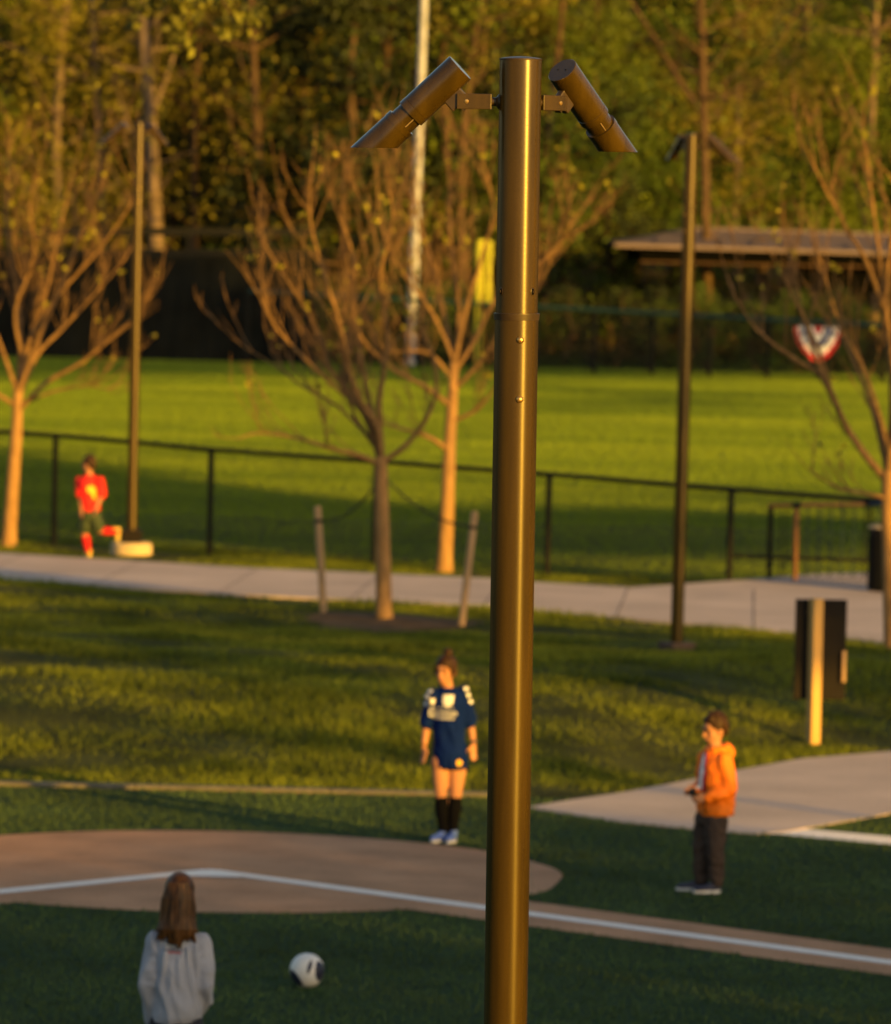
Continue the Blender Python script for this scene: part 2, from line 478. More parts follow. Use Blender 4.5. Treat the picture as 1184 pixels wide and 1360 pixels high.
# infield: dirt circle round home plate, dirt strips under the foul lines
HP = px(280, 1158, 0)
LA = px(-60, 1192, 0); RA = px(1184, 1280, 0)
def strip(A, B, w0, w1, ext=1.0):
    d = (B - A); d.z = 0; ln = d.length; d.normalize(); s = Vector((-d.y, d.x, 0))
    E = A + d * ln * ext
    return [(A + s * w0), (E + s * w0), (E - s * w1), (A - s * w1)]
mb = MB()
Cc = Vector((px(281, 1158, 0).x, HP.y + .12, 0)); RR = 2.60
N = 96
ring = [Vector((Cc.x + RR * math.cos(2 * math.pi * k / N) * (1 + .008 * math.sin(7 * k)), Cc.y + (RR - .02) * math.sin(2 * math.pi * k / N), .004)) for k in range(N)]
mb.add(ring, [tuple(range(N))])
dirt = tag(mb.build('infield_dirt', MAT['dirt']), kind='structure')
q = strip(HP, RA, .55, .50, 2.2)
q[0] += (RA - HP).normalized() * 1.2; q[3] += (RA - HP).normalized() * 1.2
if True:
    ds = sheet('dirt_strip', [(p.x, p.y) for p in q], .0055, MAT['dirt'])
q = strip(HP, LA, .5, .5, 3.0)
q[0] += (LA - HP).normalized() * 1.2; q[3] += (LA - HP).normalized() * 1.2
ds2 = sheet('dirt_strip', [(p.x, p.y) for p in q], .0055, MAT['dirt'])
for B, ext, off in ((RA, 2.2, .0), (LA, 3.0, .0012)):
    q = strip(HP, B, .085, .085, ext)
    sheet('foul_line', [(p.x, p.y) for p in q], .0095 + off, MAT['chalk'])
# home plate
hd = ((RA - HP).normalized() + (LA - HP).normalized()).normalized(); hs = Vector((-hd.y, hd.x, 0))
a = .215
sheet('home_plate', [((HP + p).x, (HP + p).y) for p in (hd * -.06, hd * .155 + hs * a, hd * .40 + hs * a, hd * .40 - hs * a, hd * .155 - hs * a)], .013, MAT['chalk'])
# white arc by the apron
arc_px = [(1003, 1101.5), (1040, 1104.5), (1090, 1109), (1184, 1117.5), (1300, 1130)]
pts = [px(x, y, 0) for x, y in arc_px]
up = [Vector((p.x, p.y + .30, 0)) for p in pts]; lo = [Vector((p.x, p.y - .30, 0)) for p in pts]
sheet('painted_line', [(p.x, p.y) for p in lo + up[::-1]], .006, MAT['chalk'])

# ------------------------------------------------------------------ grass blades
def blades(name, P, h, w, mat, hj=.4, lean=.5, comb=None):
    n = len(P)
    a = rng.uniform(0, 2 * np.pi, n) if comb is None else SUN_AZ * .6 + rng.normal(0, comb, n)
    hh = h * (1 + hj * rng.uniform(-1, 1, n)); ww = w * (1 + .3 * rng.uniform(-1, 1, n))
    dx, dy = np.cos(a) * ww / 2, np.sin(a) * ww / 2
    la = rng.uniform(0, 2 * np.pi, n); lr = hh * lean * rng.uniform(0, 1, n)
    V = np.empty((n, 3, 3), dtype=np.float32)
    V[:, 0] = P - np.stack([dx, dy, 0.004 + 0 * dx], -1)
    V[:, 1] = P + np.stack([dx, dy, -0.004 + 0 * dx], -1)
    V[:, 2] = P + np.stack([np.cos(la) * lr, np.sin(la) * lr, hh], -1)
    Fa = np.arange(n * 3).reshape(n, 3)
    o = np_mesh(name, V.reshape(-1, 3), Fa, mat)
    return o
def in_poly(X, Y, poly):
    c = np.zeros(len(X), bool); n = len(poly)
    for i in range(n):
        x0, y0 = poly[i]; x1, y1 = poly[(i + 1) % n]
        k = ((y0 > Y) != (y1 > Y)) & (X < (x1 - x0) * (Y - y0) / (y1 - y0 + 1e-12) + x0)
        c ^= k
    return c
def scatter(y0, y1, dens, pad=1.5, wr=.0745):
    area = (y1 - y0) * (wr * (y0 + y1) + 2 * pad)
    n = int(area * dens)
    Y = rng.uniform(y0, y1, int(n * 1.25)); Wm = wr * y1 + pad
    X = rng.uniform(-Wm, Wm, len(Y))
    k = np.abs(X) < wr * Y + pad
    return X[k], Y[k]
apr_poly = [(p.x, p.y) for p in apr]
path_poly = [(p.x, p.y) for p in near_e + far_e]
# turf
X, Y = scatter(28, KERB_Y - .13, 900)
k = (((X - Cc.x) / RR) ** 2 + ((Y - Cc.y) / RR) ** 2 > 1) & ~in_poly(X, Y, apr_poly)
for A, B, w0, w1 in ((HP, RA, .55, .50), (HP, LA, .5, .5)):
    d = (B - A).normalized(); t = (X - A.x) * d.x + (Y - A.y) * d.y; s = (X - A.x) * -d.y + (Y - A.y) * d.x
    k &= ~((t > 0) & (s < w0) & (s > -w1))
arc_poly = [(p.x, p.y) for p in lo + up[::-1]]
k &= ~in_poly(X, Y, arc_poly)
X, Y = X[k], Y[k]
tb = blades('turf_grass', np.stack([X, Y, 0 * X], -1), .026, .012, MAT['turf_blade'], .35, .9)
tag(tb, 'short dark green artificial turf blades round the dirt circle', 'turf', kind='stuff')
# lawn on the bank and behind the path
X, Y = scatter(KERB_Y + .1, 83, 900, 1.0)
pat = wav(X * 1.7 + 5, Y * 1.7) + .5 * wav(X * 4.1, Y * 4.1 + 9)
keep = ~in_poly(X, Y, apr_poly) & ~in_poly(X, Y, path_poly) & (Y < fence_line(X) + 1.0)
soilc = gp(515, 828)
keep &= (((X - soilc.x) / 1.05) ** 2 + ((Y - soilc.y + .2) / 1.5) ** 2 > rng.uniform(.5, 1.1, len(X)))
keep &= rng.uniform(0, 1, len(X)) < np.clip(.75 + .7 * pat, .18, 1)
X, Y = X[keep], Y[keep]; pat = pat[keep]
P = np.stack([X, Y, bank_z(X, Y)], -1)
hs_ = .044 + .034 * np.clip(pat, -1, 1)
lb = blades('lawn_grass', P, hs_, .014, MAT['grass'], .5, .8)
tag(lb, 'tufted green and yellow grass covering the bank below the path', 'grass', kind='stuff')
# ball field
X, Y = scatter(77, 162, 210, 2.5)
keep = (Y > fence_line(X) + .15) & (Y < 162)
X, Y = X[keep], Y[keep]
fb = blades('field_grass', np.stack([X, Y, np.where(Y < 89, -.03, 0.0)], -1), .042, .026, MAT['field_blade'], .2, .5, comb=.55)
tag(fb, 'mown grass of the ball field beyond the black fence', 'grass', kind='stuff')

exec_parts = True

# ------------------------------------------------------------------ lamp posts
def make_lamp_post(label, group, az=(R(174), R(46))):
    t = thing('lamp_post', label, 'lamp post', (0, 0, 0), 0, group, world_built=False)
    H, ZC = LP_H, LP_H - .79
    MB().lathe([(.0, 0), (.0672, 0), (.0672, ZC - .004)], n=56).build('lower_tube', MAT['bronze'], t)
    MB().lathe([(.0645, ZC + .010), (.0645, H - .003), (.0635, H), (.060, H + .001)], n=56).build('upper_tube', MAT['bronze'], t)
    MB().lathe([(.0672, ZC - .0105), (.0690, ZC - .0105), (.0712, ZC + .0085), (.0712, ZC + .0105), (.0640, ZC + .0112)], n=56).build('collar', MAT['bronze_cap'], t)
    MB().lathe([(.0655, H - .004), (.0662, H + .001), (.052, H + .0045), (.025, H + .0075), (.0, H + .0085)], n=48).build('cap', MAT['bronze_cap'], t)
    for zz, xx in ((ZC - .070, .012), (ZC - .252, .0125)):
        yy = -math.sqrt(.0672 ** 2 - xx ** 2)
        n = Vector((xx, yy, 0)).normalized()
        MB().lathe([(.0118, -.002), (.0112, .0025), (.0086, .0065), (.0045, .009), (.0, .0096)], (xx, yy, zz), n, 18).build('dome_screw', MAT['steel'], t)
    for xx in (-.0485, .0465):
        yy = -math.sqrt(.0645 ** 2 - xx ** 2); n = Vector((xx, yy, 0)).normalized()
        u = Vector((-n.y, n.x, 0)); zz = ZC + .078
        c = Vector((xx, yy, zz)) + n * .0006
        def oval(sx, sz, cc, m=18): return [cc + u * (sx * math.cos(2 * math.pi * k / m)) + Vector((0, 0, sz * math.sin(2 * math.pi * k / m))) for k in range(m)]
        m = 18
        o1, o2 = oval(.0085, .0120, c + n * .0004), oval(.0066, .0100, c + n * .0016)
        o = MB().add(o2, [tuple(range(m))]).build('slot_hole', MAT['dark_hole'], t)
        MB().add(o1 + o2, [(k, (k + 1) % m, m + (k + 1) % m, m + k) for k in range(m)]).build('slot_rim', MAT['bronze_cap'], o)
        MB().box(c + n * .003, (.0022, .0022, .008)).build('slot_screw', MAT['bronze_cap'], o)
    # square cover and concrete footing
    MB().box((0, 0, .085), (.27, .27, .17), bevel=.01).build('base_cover', MAT['panel'], t)
    MB().lathe([(.0, .012), (.19, .012), (.21, 0), (.21, -.1)], n=32).build('footing', MAT['concrete_pale'], t)
    # two spotlights on arms
    zA = H - .132
    for a in az:
        o = Vector((math.cos(a), math.sin(a), 0)); up = Vector((0, 0, 1)); sd = up.cross(o)
        B = Matrix((o, sd, up)).transposed()
        W = lambda x, y, z: B @ Vector((x, y, z)) + Vector((0, 0, zA))
        arm = MB()
        arm.lathe([(.026, .060), (.024, .066), (.0135, .074), (.0135, .088)], Vector((0, 0, zA)), o, 20)
        arm.build('arm_stem', MAT['bronze_cap'], t)
        br = MB()
        for sy in (-1, 1):
            br.box(W(.140, sy * .0165, 0), (.106, .005, .047), B, bevel=.0012)
        br.box(W(.090, 0, 0), (.006, .028, .047), B)
        bo = br.build('bracket', MAT['bronze'], t)
        for sy in (-1, 1):
            MB().lathe([(.0068, 0), (.0062, .002), (.0, .003)], W(.163, sy * .019, 0), sd * sy, 14).build('pivot_screw', MAT['steel'], bo)
        e = R(43.5); ax = (o * math.cos(e) - up * math.sin(e)).normalized()
        capc = W(.186, 0, .103)
        B2 = Matrix((ax, sd, ax.cross(sd))).transposed()
        # ear that carries the head, turned with it
        ear = MB()
        ec = capc + ax * .075 + (B2 @ Vector((0, 0, 1))) * -.064 if (B2 @ Vector((0, 0, 1))).z > 0 else capc + ax * .075 + (B2 @ Vector((0, 0, 1))) * .064
        nrm = (ec - (capc + ax * .075)).normalized()
        Be = Matrix((ax, sd, nrm)).transposed()
        ear.box(ec, (.066, .024, .042), Be, bevel=.004)
        piv = W(.163, 0, 0)
        ear.lathe([(.0, -.0125), (.021, -.0125), (.021, .0125), (.0, .0125)], piv, sd, 20)
        ear.box((ec + piv) / 2 + nrm * .002, (.036, .023, .05), Be)
        ear.build('head_bracket', MAT['bronze_cap'], t)
        r = .0485
        hd = MB().lathe([(.0, 0), (r - .0015, 0), (r, .0015), (r, .1835)], capc, ax, 40)
        hd.lathe([(r - .001, .1835), (r - .001, .185), (r + .0004, .186), (r + .0004, .209), (r - .0055, .2095), (r - .0055, .247)], capc, ax, 40)
        h = hd.build('spotlight', MAT['bronze'], t)
        for s in (-1, 1):
            MB().lathe([(.0026, -.0008), (.0, -.0009)], capc + sd * (s * .016), ax, 10).build('cap_screw', MAT['dark_hole'], h)
        lp = capc + ax * .228 - sd * (r - .0052)
        for s in (-1, 1):
            MB().box(capc + ax * .228 + (sd * s * .86 + nrm * .5) * (r - .0045), (.034, .003, .003), Matrix((ax, sd, nrm)).transposed()).build('locking_tab', MAT['steel'], h)
        # hood with a level cut
        rh = .0505; n = 44
        w1, w2 = frame_of(ax)
        zcut = (capc + ax * .345).z - .012
        top = []; bot = []; mid = []
        for k in range(n):
            q = (w1 * math.cos(2 * math.pi * k / n) + w2 * math.sin(2 * math.pi * k / n))
            p0 = capc + ax * .247 + q * rh
            tt = (p0.z - zcut) / -ax.z
            top.append(p0); mid.append(p0 + ax * .020); bot.append(p0 + ax * max(tt, .03))
        ins = [capc + ax * .247 + (p - capc - ax * .247) * ((rh - .003) / rh) for p in top]
        inb = []
        for k in range(n):
            q = (top[k] - capc - ax * .247).normalized()
            p0 = capc + ax * .247 + q * (rh - .003); tt = (p0.z - zcut) / -ax.z
            inb.append(p0 + ax * max(tt, .03))
        hm = MB()
        idx = lambda k: (k + 1) % n
        hm.add(top + mid, [(k, idx(k), n + idx(k), n + k) for k in range(n)], True)
        mid2 = [p + (p - capc).normalized() * 0 - ((p - capc) - ax * (p - capc).dot(ax)).normalized() * .0012 for p in mid]
        hm.add(mid + mid2, [(k, idx(k), n + idx(k), n + k) for k in range(n)])
        hm.add(mid2 + bot, [(k, idx(k), n + idx(k), n + k) for k in range(n)], True)
        hm.add(bot + inb, [(k, idx(k), n + idx(k), n + k) for k in range(n)])
        hm.add(ins + inb, [(k, n + k, n + idx(k), idx(k)) for k in range(n)], True)
        rim = [capc + ax * .247 + (p - capc - ax * .247) * ((r - .0055) / rh) for p in top]
        hm.add(top + rim, [(k, n + k, n + idx(k), idx(k)) for k in range(n)])
        hood = hm.build('hood', MAT['bronze'], h)
        MB().add([capc + ax * .258 + (p - capc - ax * .247) * .9 for p in top], [tuple(range(n))]).build('lens', MAT['glass'], h)
    return t
P0 = pxd(692, 78, 18.4)
LP_H = P0.z
post = make_lamp_post('bronze twin spotlight lamp post, sharp and nearest, at the middle', 'lamp posts of the park')
post.location = (P0.x, P0.y, 0)
post.rotation_euler = (0, R(-0.42), 0)
post.location.x = P0.x + math.sin(R(0.42)) * LP_H
pr = copy_tree(post)
b = gp(899, 863)
pr.location = (b.x, b.y, b.z + .02); pr.rotation_euler = (0, R(.45), R(-60)); pr.scale = (1, 1, .962)
tag(pr, 'bronze lamp post in the grass near the gate, right of the sharp one')
pl = copy_tree(post)
b = px(177, 732, .07)
pl.location = (b.x, 79.2, .10)
pl.rotation_euler = (0, R(-.05), R(0))
tag(pl, 'thin bronze lamp post with wide pale round footing beside the running boy')
for q, sc3 in ((pr, LP_H), (pl, LP_H)):
    for ch in q.children:
        if ch.name.startswith('footing') and q is pl:
            pass
for ch in list(pl.children):
    if ch.name.split('.')[0] == 'footing':
        me = MB().lathe([(.0, .0), (.25, .0), (.275, -.025), (.275, -.16)], n=36).mesh('round_footing')
        me.materials.append(MAT['concrete_pale'])
        ch.data = me
for ch in list(pr.children):
    if ch.name.split('.')[0] == 'base_cover':
        me = MB().box((0, 0, .035), (.29, .29, .05), bevel=.008).mesh('base_plate'); me.materials.append(MAT['rust_dark']); ch.data = me; ch.name = 'base_plate'
    if ch.name.split('.')[0] == 'footing':
        me = MB().lathe([(.0, .006), (.17, .006), (.18, -.01), (.18, -.1)], n=28).mesh('low_footing'); me.materials.append(MAT['rust_dark']); ch.data = me
# the footing stands proud of the grass strip
pl.location.z = .22

# ------------------------------------------------------------------ black chain link fence
ft = thing('chain_link_fence', 'black chain link fence with posts along the ball field', 'fence', (pxd(500, 752, 79.2).x, 79.2, 0))
posts = []
pa = pxd(74, 578, 82.0); pb = pxd(281, 597, 80.6)
posts.append(Vector((2 * pa.x - pb.x, 2 * pa.y - pb.y, pa.z + .03)))
for xx in (74, 281, 500, 730, 972):
    p = pxd(xx, fence_top_px[xx], fence_Y[xx]); posts.append(p)
d = posts[-1] - posts[-2]
posts.append(posts[-1] + Vector((d.x * .86, d.y * .86, -.03)))
posts.append(posts[-1] + Vector((d.x, d.y, -.03)))
posts.insert(0, posts[0] * 2 - posts[1])
for p in posts:
    MB().tube([(p.x, p.y, -.15), (p.x, p.y, p.z + .02)], .040, 12).build('fence_post', MAT['black'], ft)
for a, b in zip(posts[:-1], posts[1:]):
    MB().tube([a, b], .034, 10).build('top_rail', MAT['black'], ft)
    wm = MB(); L = (b - a); L.z = 0; ln = L.length; u = L.normalized(); hgt = min(a.z, b.z) - .05
    z0 = .03; hh = hgt - z0 + .03; s = .075
    c = -hh
    def pt(x, z): return Vector((a.x, a.y, 0)) + u * x + Vector((0, 0, z0 + z))
    while c < ln:
        for sg in (1, -1):
            # wire x = c + z (or mirrored)
            za, zb = max(0, -c), min(hh, ln - c)
            if zb > za + .02:
                xa, xb = c + za, c + zb
                if sg < 0: xa, xb = ln - xa, ln - xb
                p, q = pt(xa, za), pt(xb, zb)
                wm.tube([p, q], .0028, 3, caps=False, smooth=False)
        c += s
    w = wm.build('chain_link_mesh', MAT['black'], ft); w['kind'] = 'stuff'
    MB().tube([(a.x, a.y, .05), (b.x, b.y, .05)], .004, 4).build('tension_wire', MAT['black'], ft)

# ------------------------------------------------------------------ gate by the pavement
g0 = px(1025, 768, .12); g1 = px(1057, 770, .12); 
gt = thing('swing_gate', 'brown topped swing gate with thin pickets beside the bin', 'gate', g0)
def vpost(bx, by, ty, r, name, mat, parent, Y=None):
    b = px(bx, by, .12) if Y is None else pxd(bx, by, Y)
    t = pxd(bx + (by - ty) * .0227, ty, b.y)
    MB().tube([b, (b.x, b.y, t.z)], r, 10).build(name, mat, parent)
    return Vector((b.x, b.y, t.z))
ta = vpost(1022, 768, 672, .036, 'gate_post', MAT['black'], gt)
tb_ = vpost(1056, 770, 671, .036, 'gate_post', MAT['rust'], gt)
tz = Vector((tb_.x + 2.1, tb_.y + .5, tb_.z + .05))
MB().tube([ta + Vector((-.02, 0, 0)), tb_, tz], .028, 10).build('gate_top_rail', MAT['rust'], gt)
for f in (.0, .44):
    c = tb_.lerp(tz, f)
    MB().box(c, (.11, .075, .075), bevel=.008).build('rail_clamp', MAT['black'], gt)
lo_a = Vector((tb_.x, tb_.y, .40)); lo_b = Vector((tz.x, tz.y, .34))
MB().tube([Vector((posts[-3].x, posts[-3].y + .02, .42)), lo_a, lo_b], .025, 8).build('gate_lower_rail', MAT['black'], gt)
for i in range(1, 14):
    f = i / 14
    a = tb_.lerp(tz, f); 
    MB().tube([(a.x, a.y, .16), (a.x, a.y, a.z)], .013, 6).build('picket', MAT['rail_green'] if i != 6 else MAT['black'], gt)
for f in (.4, .62):
    a = ta.lerp(tb_, f)
    MB().tube([(a.x, a.y, .16), (a.x, a.y, a.z)], .009, 6).build('picket', MAT['black'], gt)

# ------------------------------------------------------------------ litter bin at the right edge
bb = px(1180, 785, .12)
bt = thing('litter_bin', 'black litter bin with a hooded lid at the right edge', 'bin', bb)
MB().lathe([(.0, 0), (.25, 0), (.25, .74), (.262, .745), (.262, .79), (.24, .80), (.16, .80)], bb, n=28).build('bin_body', MAT['panel'], bt)
MB().lathe([(.266, .785), (.266, .81), (.20, .83), (.15, .83)], bb, n=28).build('bin_rim', MAT['concrete_pale'], bt)
for k in range(28):
    a = 2 * math.pi * k / 28
    MB().box(bb + Vector((.256 * math.cos(a), .256 * math.sin(a), .36)), (.012, .032, .66), Matrix.Rotation(a, 3, 'Z')).build('slat', MAT['black'], bt)
for a in (R(20), R(160), R(-90), R(90)):
    MB().tube([bb + Vector((.25 * math.cos(a), .25 * math.sin(a), .78)), bb + Vector((.25 * math.cos(a), .25 * math.sin(a), 1.07))], .017, 8).build('lid_strut', MAT['black'], bt)
MB().lathe([(.0, 1.06), (.265, 1.06), (.275, 1.07), (.25, 1.10), (.0, 1.13)], bb, n=28).build('lid', MAT['black'], bt)

# ------------------------------------------------------------------ dark panel on a wooden post
sb = gp(1080, 988)
st = thing('sign_board', 'dark back of a sign board on a square wooden post', 'sign', sb)
top = pxd(1088, 795, sb.y).z
Rm = Matrix.Rotation(R(28), 3, 'Z')
hh = top - sb.z
MB().box(sb + Vector((0, 0, hh / 2 - .05)), (.100, .100, hh + .10), Rm, bevel=.006).build('wooden_post', MAT['post_wood'], st)
ptop, pbot = pxd(1090, 796, sb.y + .09).z, pxd(1085, 929, sb.y + .09).z
cxm = pxd(1090, 860, sb.y + .09).x
pn = MB().box((cxm, sb.y + .09, (ptop + pbot) / 2), (.475, .045, ptop - pbot), Matrix.Rotation(R(4), 3, 'Z'), bevel=.006).build('sign_panel', MAT['panel'], st)
sub_origin(pn, st)
MB().box((pxd(1122, 885, sb.y).x, sb.y + .05, pxd(1122, 886, sb.y).z), (.035, .03, .29), bevel=.005).build('edge_strip', MAT['wood'], pn)
for zz in (ptop - .12, pbot + .12):
    MB().lathe([(.012, 0), (.010, .006), (.0, .008)], (cxm - .12, sb.y + .066, zz), (0, -1, 0), 12).build('panel_bolt', MAT['steel'], pn)

# ------------------------------------------------------------------ far structures
OFY = 160.0
of = thing('outfield_fence', 'low dark chain link outfield fence with green top rail before the woods', 'fence', (3, OFY, 0))
n = 13
pts = []
for i in range(n + 1):
    x = 330 + (1330 - 330) * i / n
    pts.append(pxd(x, 399 + (x - 560) * .055, OFY - 0.4 * i))
for p in pts:
    MB().tube([(p.x, p.y, -.1), (p.x, p.y, p.z + .03)], .04, 8).build('fence_post', MAT['black'], of)
for i, (a, b) in enumerate(zip(pts[:-1], pts[1:])):
    MB().tube([a, b], .055, 8).build('top_rail', MAT['rail_green'], of)
    wm = MB(); ln = (b - a).length; u_ = (b - a).normalized()
    for k in range(int(ln / .11)):
        for sg in (0, 1):
            f0, f1 = k * .11 / ln, min(1, k * .11 / ln + 1.35 / ln)
            if sg: f0, f1 = f1, f0
            p, q = a.lerp(b, f0), a.lerp(b, f1)
            wm.tube([(p.x, p.y, .02), (q.x, q.y, q.z - .02)], .006, 3, caps=False, smooth=False)
    wm.build('chain_link_mesh', MAT['black'], of)['kind'] = 'stuff'
# tall black backstop screen at the left
bs = thing('screen_fence', 'tall black screened fence across the far end of the field', 'fence', (-8, 161, 0))
BY = 161.0
xs = [-330, -190, -60, 60, 172, 250, 332, 420]
tops = {x: pxd(x, 304, BY) for x in xs}
for x in xs:
    p = tops[x]
    MB().tube([(p.x, BY, -.1), (p.x, BY, p.z)], .05, 8).build('fence_post', MAT['black'], bs)
for x0, x1 in zip(xs[:-1], xs[1:]):
    a, b = tops[x0], tops[x1]
    MB().box(((a.x + b.x) / 2, BY, a.z - .05), (b.x - a.x, .06, .20)).build('top_rail', MAT['black'], bs)
    MB().box(((a.x + b.x) / 2, BY, a.z - .66), (b.x - a.x, .06, .26)).build('middle_rail', MAT['black'], bs)
    zt = a.z - .70
    vs = []; nn = 6
    for k in range(nn + 1):
        x = a.x + (b.x - a.x) * k / nn; off = .03 * math.sin(k * 2.1)
        vs += [(x, BY - .08 + off, -.02), (x, BY - .08 - off, zt)]
    m2 = len(vs); vs += [(v[0], v[1] + .012, v[2]) for v in vs]
    MB().add(vs, [(2 * k, 2 * k + 2, 2 * k + 3, 2 * k + 1) for k in range(nn)] + [(m2 + 2 * k, m2 + 2 * k + 1, m2 + 2 * k + 3, m2 + 2 * k + 2) for k in range(nn)]).build('screen_panel', MAT['screen'], bs)
# light tower
a = pxd(546, 466, 161.5); b = pxd(563.5, 0, 161.5)
d = (b - a)
lt = thing('light_tower', 'tall pale grey floodlight pole behind the bare trees', 'light pole', (a.x, a.y, 0))
top = a + d * 2.1
base = Vector((a.x - d.x / d.z * a.z, a.y, -.1))
MB().tube([base, a, b, top], [.145, .14, .105, .07], 16).build('pole', MAT['galv'], lt)
for zz in (.28, .45):
    p = a + d * zz
    MB().lathe([(.0, 0), (.15, 0), (.15, .10), (.0, .10)], p, d.normalized(), 14).build('pole_band', MAT['galv'], lt)
cb = MB().box(top, (2.4, .1, .1)).build('crossarm', MAT['galv'], lt); sub_origin(cb, lt)
for k in range(5):
    p = top + Vector((-1 + .5 * k, -.12, .2))
    MB().lathe([(.0, -.12), (.12, -.10), (.24, .10), (.0, .09)], p, (0, -.9, -.45), 14).build('floodlight', MAT['galv'], cb)
# foul pole
a = pxd(633.5, 500, 158.5); b = pxd(637, 318, 158.5)
fp = thing('foul_pole', 'short yellow foul pole with a mesh wing left of the post', 'foul pole', (a.x, a.y, 0))
MB().tube([(a.x, a.y, -.1), (a.x, a.y, b.z)], .11, 12).build('pole', MAT['yellow'], fp)
c0 = pxd(650.5, 320, 158.5); c1 = pxd(648, 403, 158.5)
MB().tube([(c0.x, a.y, c1.z), (c0.x, a.y, c0.z)], .085, 10).build('wing_bar', MAT['yellow'], fp)
for zz in (c0.z, c1.z):
    MB().tube([(a.x, a.y, zz), (c0.x, a.y, zz)], .04, 8).build('wing_rail', MAT['yellow'], fp)
wm = MB()
for k in range(1, 26):
    z = c1.z + (c0.z - c1.z) * k / 26
    wm.tube([(a.x, a.y, z), (c0.x, a.y, z)], .008, 4, caps=False)
for k in range(1, 6):
    x = a.x + (c0.x - a.x) * k / 6
    wm.tube([(x, a.y, c1.z), (x, a.y, c0.z)], .008, 4, caps=False)
wm.build('wing_mesh', MAT['yellow'], fp)['kind'] = 'stuff'
# pavilion
PY = 168.0
e0 = pxd(817, 323, PY); e1 = pxd(1184, 341, PY); rg = pxd(912, 303, PY + 4.2)
ex1 = 21.0
pv = thing('pavilion', 'open pavilion with low brown metal hip roof at the right', 'pavilion', (12, PY + 4, 0))
ez = (e0.z + e1.z) / 2 - .0
slope = (e1.z - e0.z) / (e1.x - e0.x) * .35
def ezz(x): return e0.z + slope * (x - e0.x)
D = 8.4
E = [Vector((e0.x, PY, ezz(e0.x))), Vector((ex1, PY, ezz(ex1))), Vector((ex1, PY + D, ezz(ex1))), Vector((e0.x, PY + D, ezz(e0.x)))]
r0 = Vector((rg.x, PY + D / 2, rg.z)); r1 = Vector((ex1 - (rg.x - e0.x), PY + D / 2, rg.z + slope * (ex1 - rg.x)))
# roof with a flared eave: a shallow skirt then the steeper slope
def mixp(p, q, f, dz): v = p.lerp(q, f); v.z += dz; return v
S = [mixp(E[0], r0, .45, -.03), mixp(E[1], r1, .45, -.03), mixp(E[2], r1, .45, -.03), mixp(E[3], r0, .45, -.03)]
lowE = [v - Vector((0, 0, .10)) for v in E]
rm = MB()
rm.add(E + S + [r0, r1] + lowE, [(0, 1, 5, 4), (1, 2, 6, 5), (2, 3, 7, 6), (3, 0, 4, 7), (4, 5, 9, 8), (5, 6, 9), (6, 7, 8, 9), (7, 4, 8),
    (10, 11, 1, 0), (11, 12, 2, 1), (12, 13, 3, 2), (13, 10, 0, 3)])
rf = rm.build('roof', MAT['roof'], pv); sub_origin(rf, pv)
x = e0.x + 1.2
while x < ex1 - 1:
    f = (x - e0.x)
    t_ = max(0, min(1, (x - e0.x) / (rg.x - e0.x)))
    p0 = Vector((x, PY, ezz(x) + .02)); p1 = Vector((x, PY + D / 2 * .45, S[0].z + slope * (x - S[0].x) + .02))
    if x > S[0].x:
        MB().tube([p0, p1], .018, 4).build('roof_seam', MAT['roof'], rf)
    x += .9
MB().tube([r0, r1], .06, 8).build('ridge_cap', MAT['roof'], rf)
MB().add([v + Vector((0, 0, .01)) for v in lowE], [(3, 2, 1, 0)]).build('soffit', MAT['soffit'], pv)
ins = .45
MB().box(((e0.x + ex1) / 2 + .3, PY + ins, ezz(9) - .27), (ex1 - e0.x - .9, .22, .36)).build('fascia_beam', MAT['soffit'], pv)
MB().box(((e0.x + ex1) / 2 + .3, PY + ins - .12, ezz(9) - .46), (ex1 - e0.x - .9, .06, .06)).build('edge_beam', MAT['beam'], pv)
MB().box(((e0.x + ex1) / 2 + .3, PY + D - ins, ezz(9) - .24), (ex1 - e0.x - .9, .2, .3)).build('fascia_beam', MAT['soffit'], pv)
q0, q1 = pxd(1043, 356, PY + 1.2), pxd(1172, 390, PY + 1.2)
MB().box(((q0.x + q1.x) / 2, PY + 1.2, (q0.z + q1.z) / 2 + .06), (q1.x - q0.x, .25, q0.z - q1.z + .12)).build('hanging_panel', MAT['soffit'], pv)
for xx, yy in ((pxd(911, 400, PY + ins).x, PY + ins), (15, PY + ins), (pxd(905, 400, PY + D - ins).x, PY + D - ins), (15, PY + D - ins), (20, PY + ins), (20, PY + D - ins)):
    MB().box((xx, yy, (ezz(xx) - .35) / 2), (.17, .17, ezz(xx) - .35 + .2)).build('roof_post', MAT['beam'], pv)
# fan bunting on the outfield fence
bc = pxd(1087, 434, OFY - 4.9)
bn = thing('fan_bunting', 'red white and blue fan bunting hung on the outfield fence', 'bunting', bc)
n = 24
def fan(r0_, r1_, mat, name, dy, parent=bn):
    mb = MB(); vs = []
    for k in range(n + 1):
        a = math.pi * (1 + k / n)
        for rr in (r0_, r1_):
            sq = 1.28 if a > 0 else 1
            vs.append((bc.x + rr * .62 * math.cos(a), bc.y - dy - .035 * math.sin(k * 2.2) * rr, bc.z + rr * .62 * 1.45 * math.sin(a) * (.80 + .20 * abs(math.sin(a)) ** 3)))
    mb.add(vs, [(2 * k, 2 * k + 1, 2 * k + 3, 2 * k + 2) for k in range(n)])
    return mb.build(name, mat, parent)
f1 = fan(.84, 1.0, MAT['red'], 'red_band', .15); fan(.20, .84, MAT['white'], 'white_band', .15); fan(.02, .20, MAT['red'], 'centre', .15)
fan(.02, 1.0, MAT['white'], 'backing', .07)
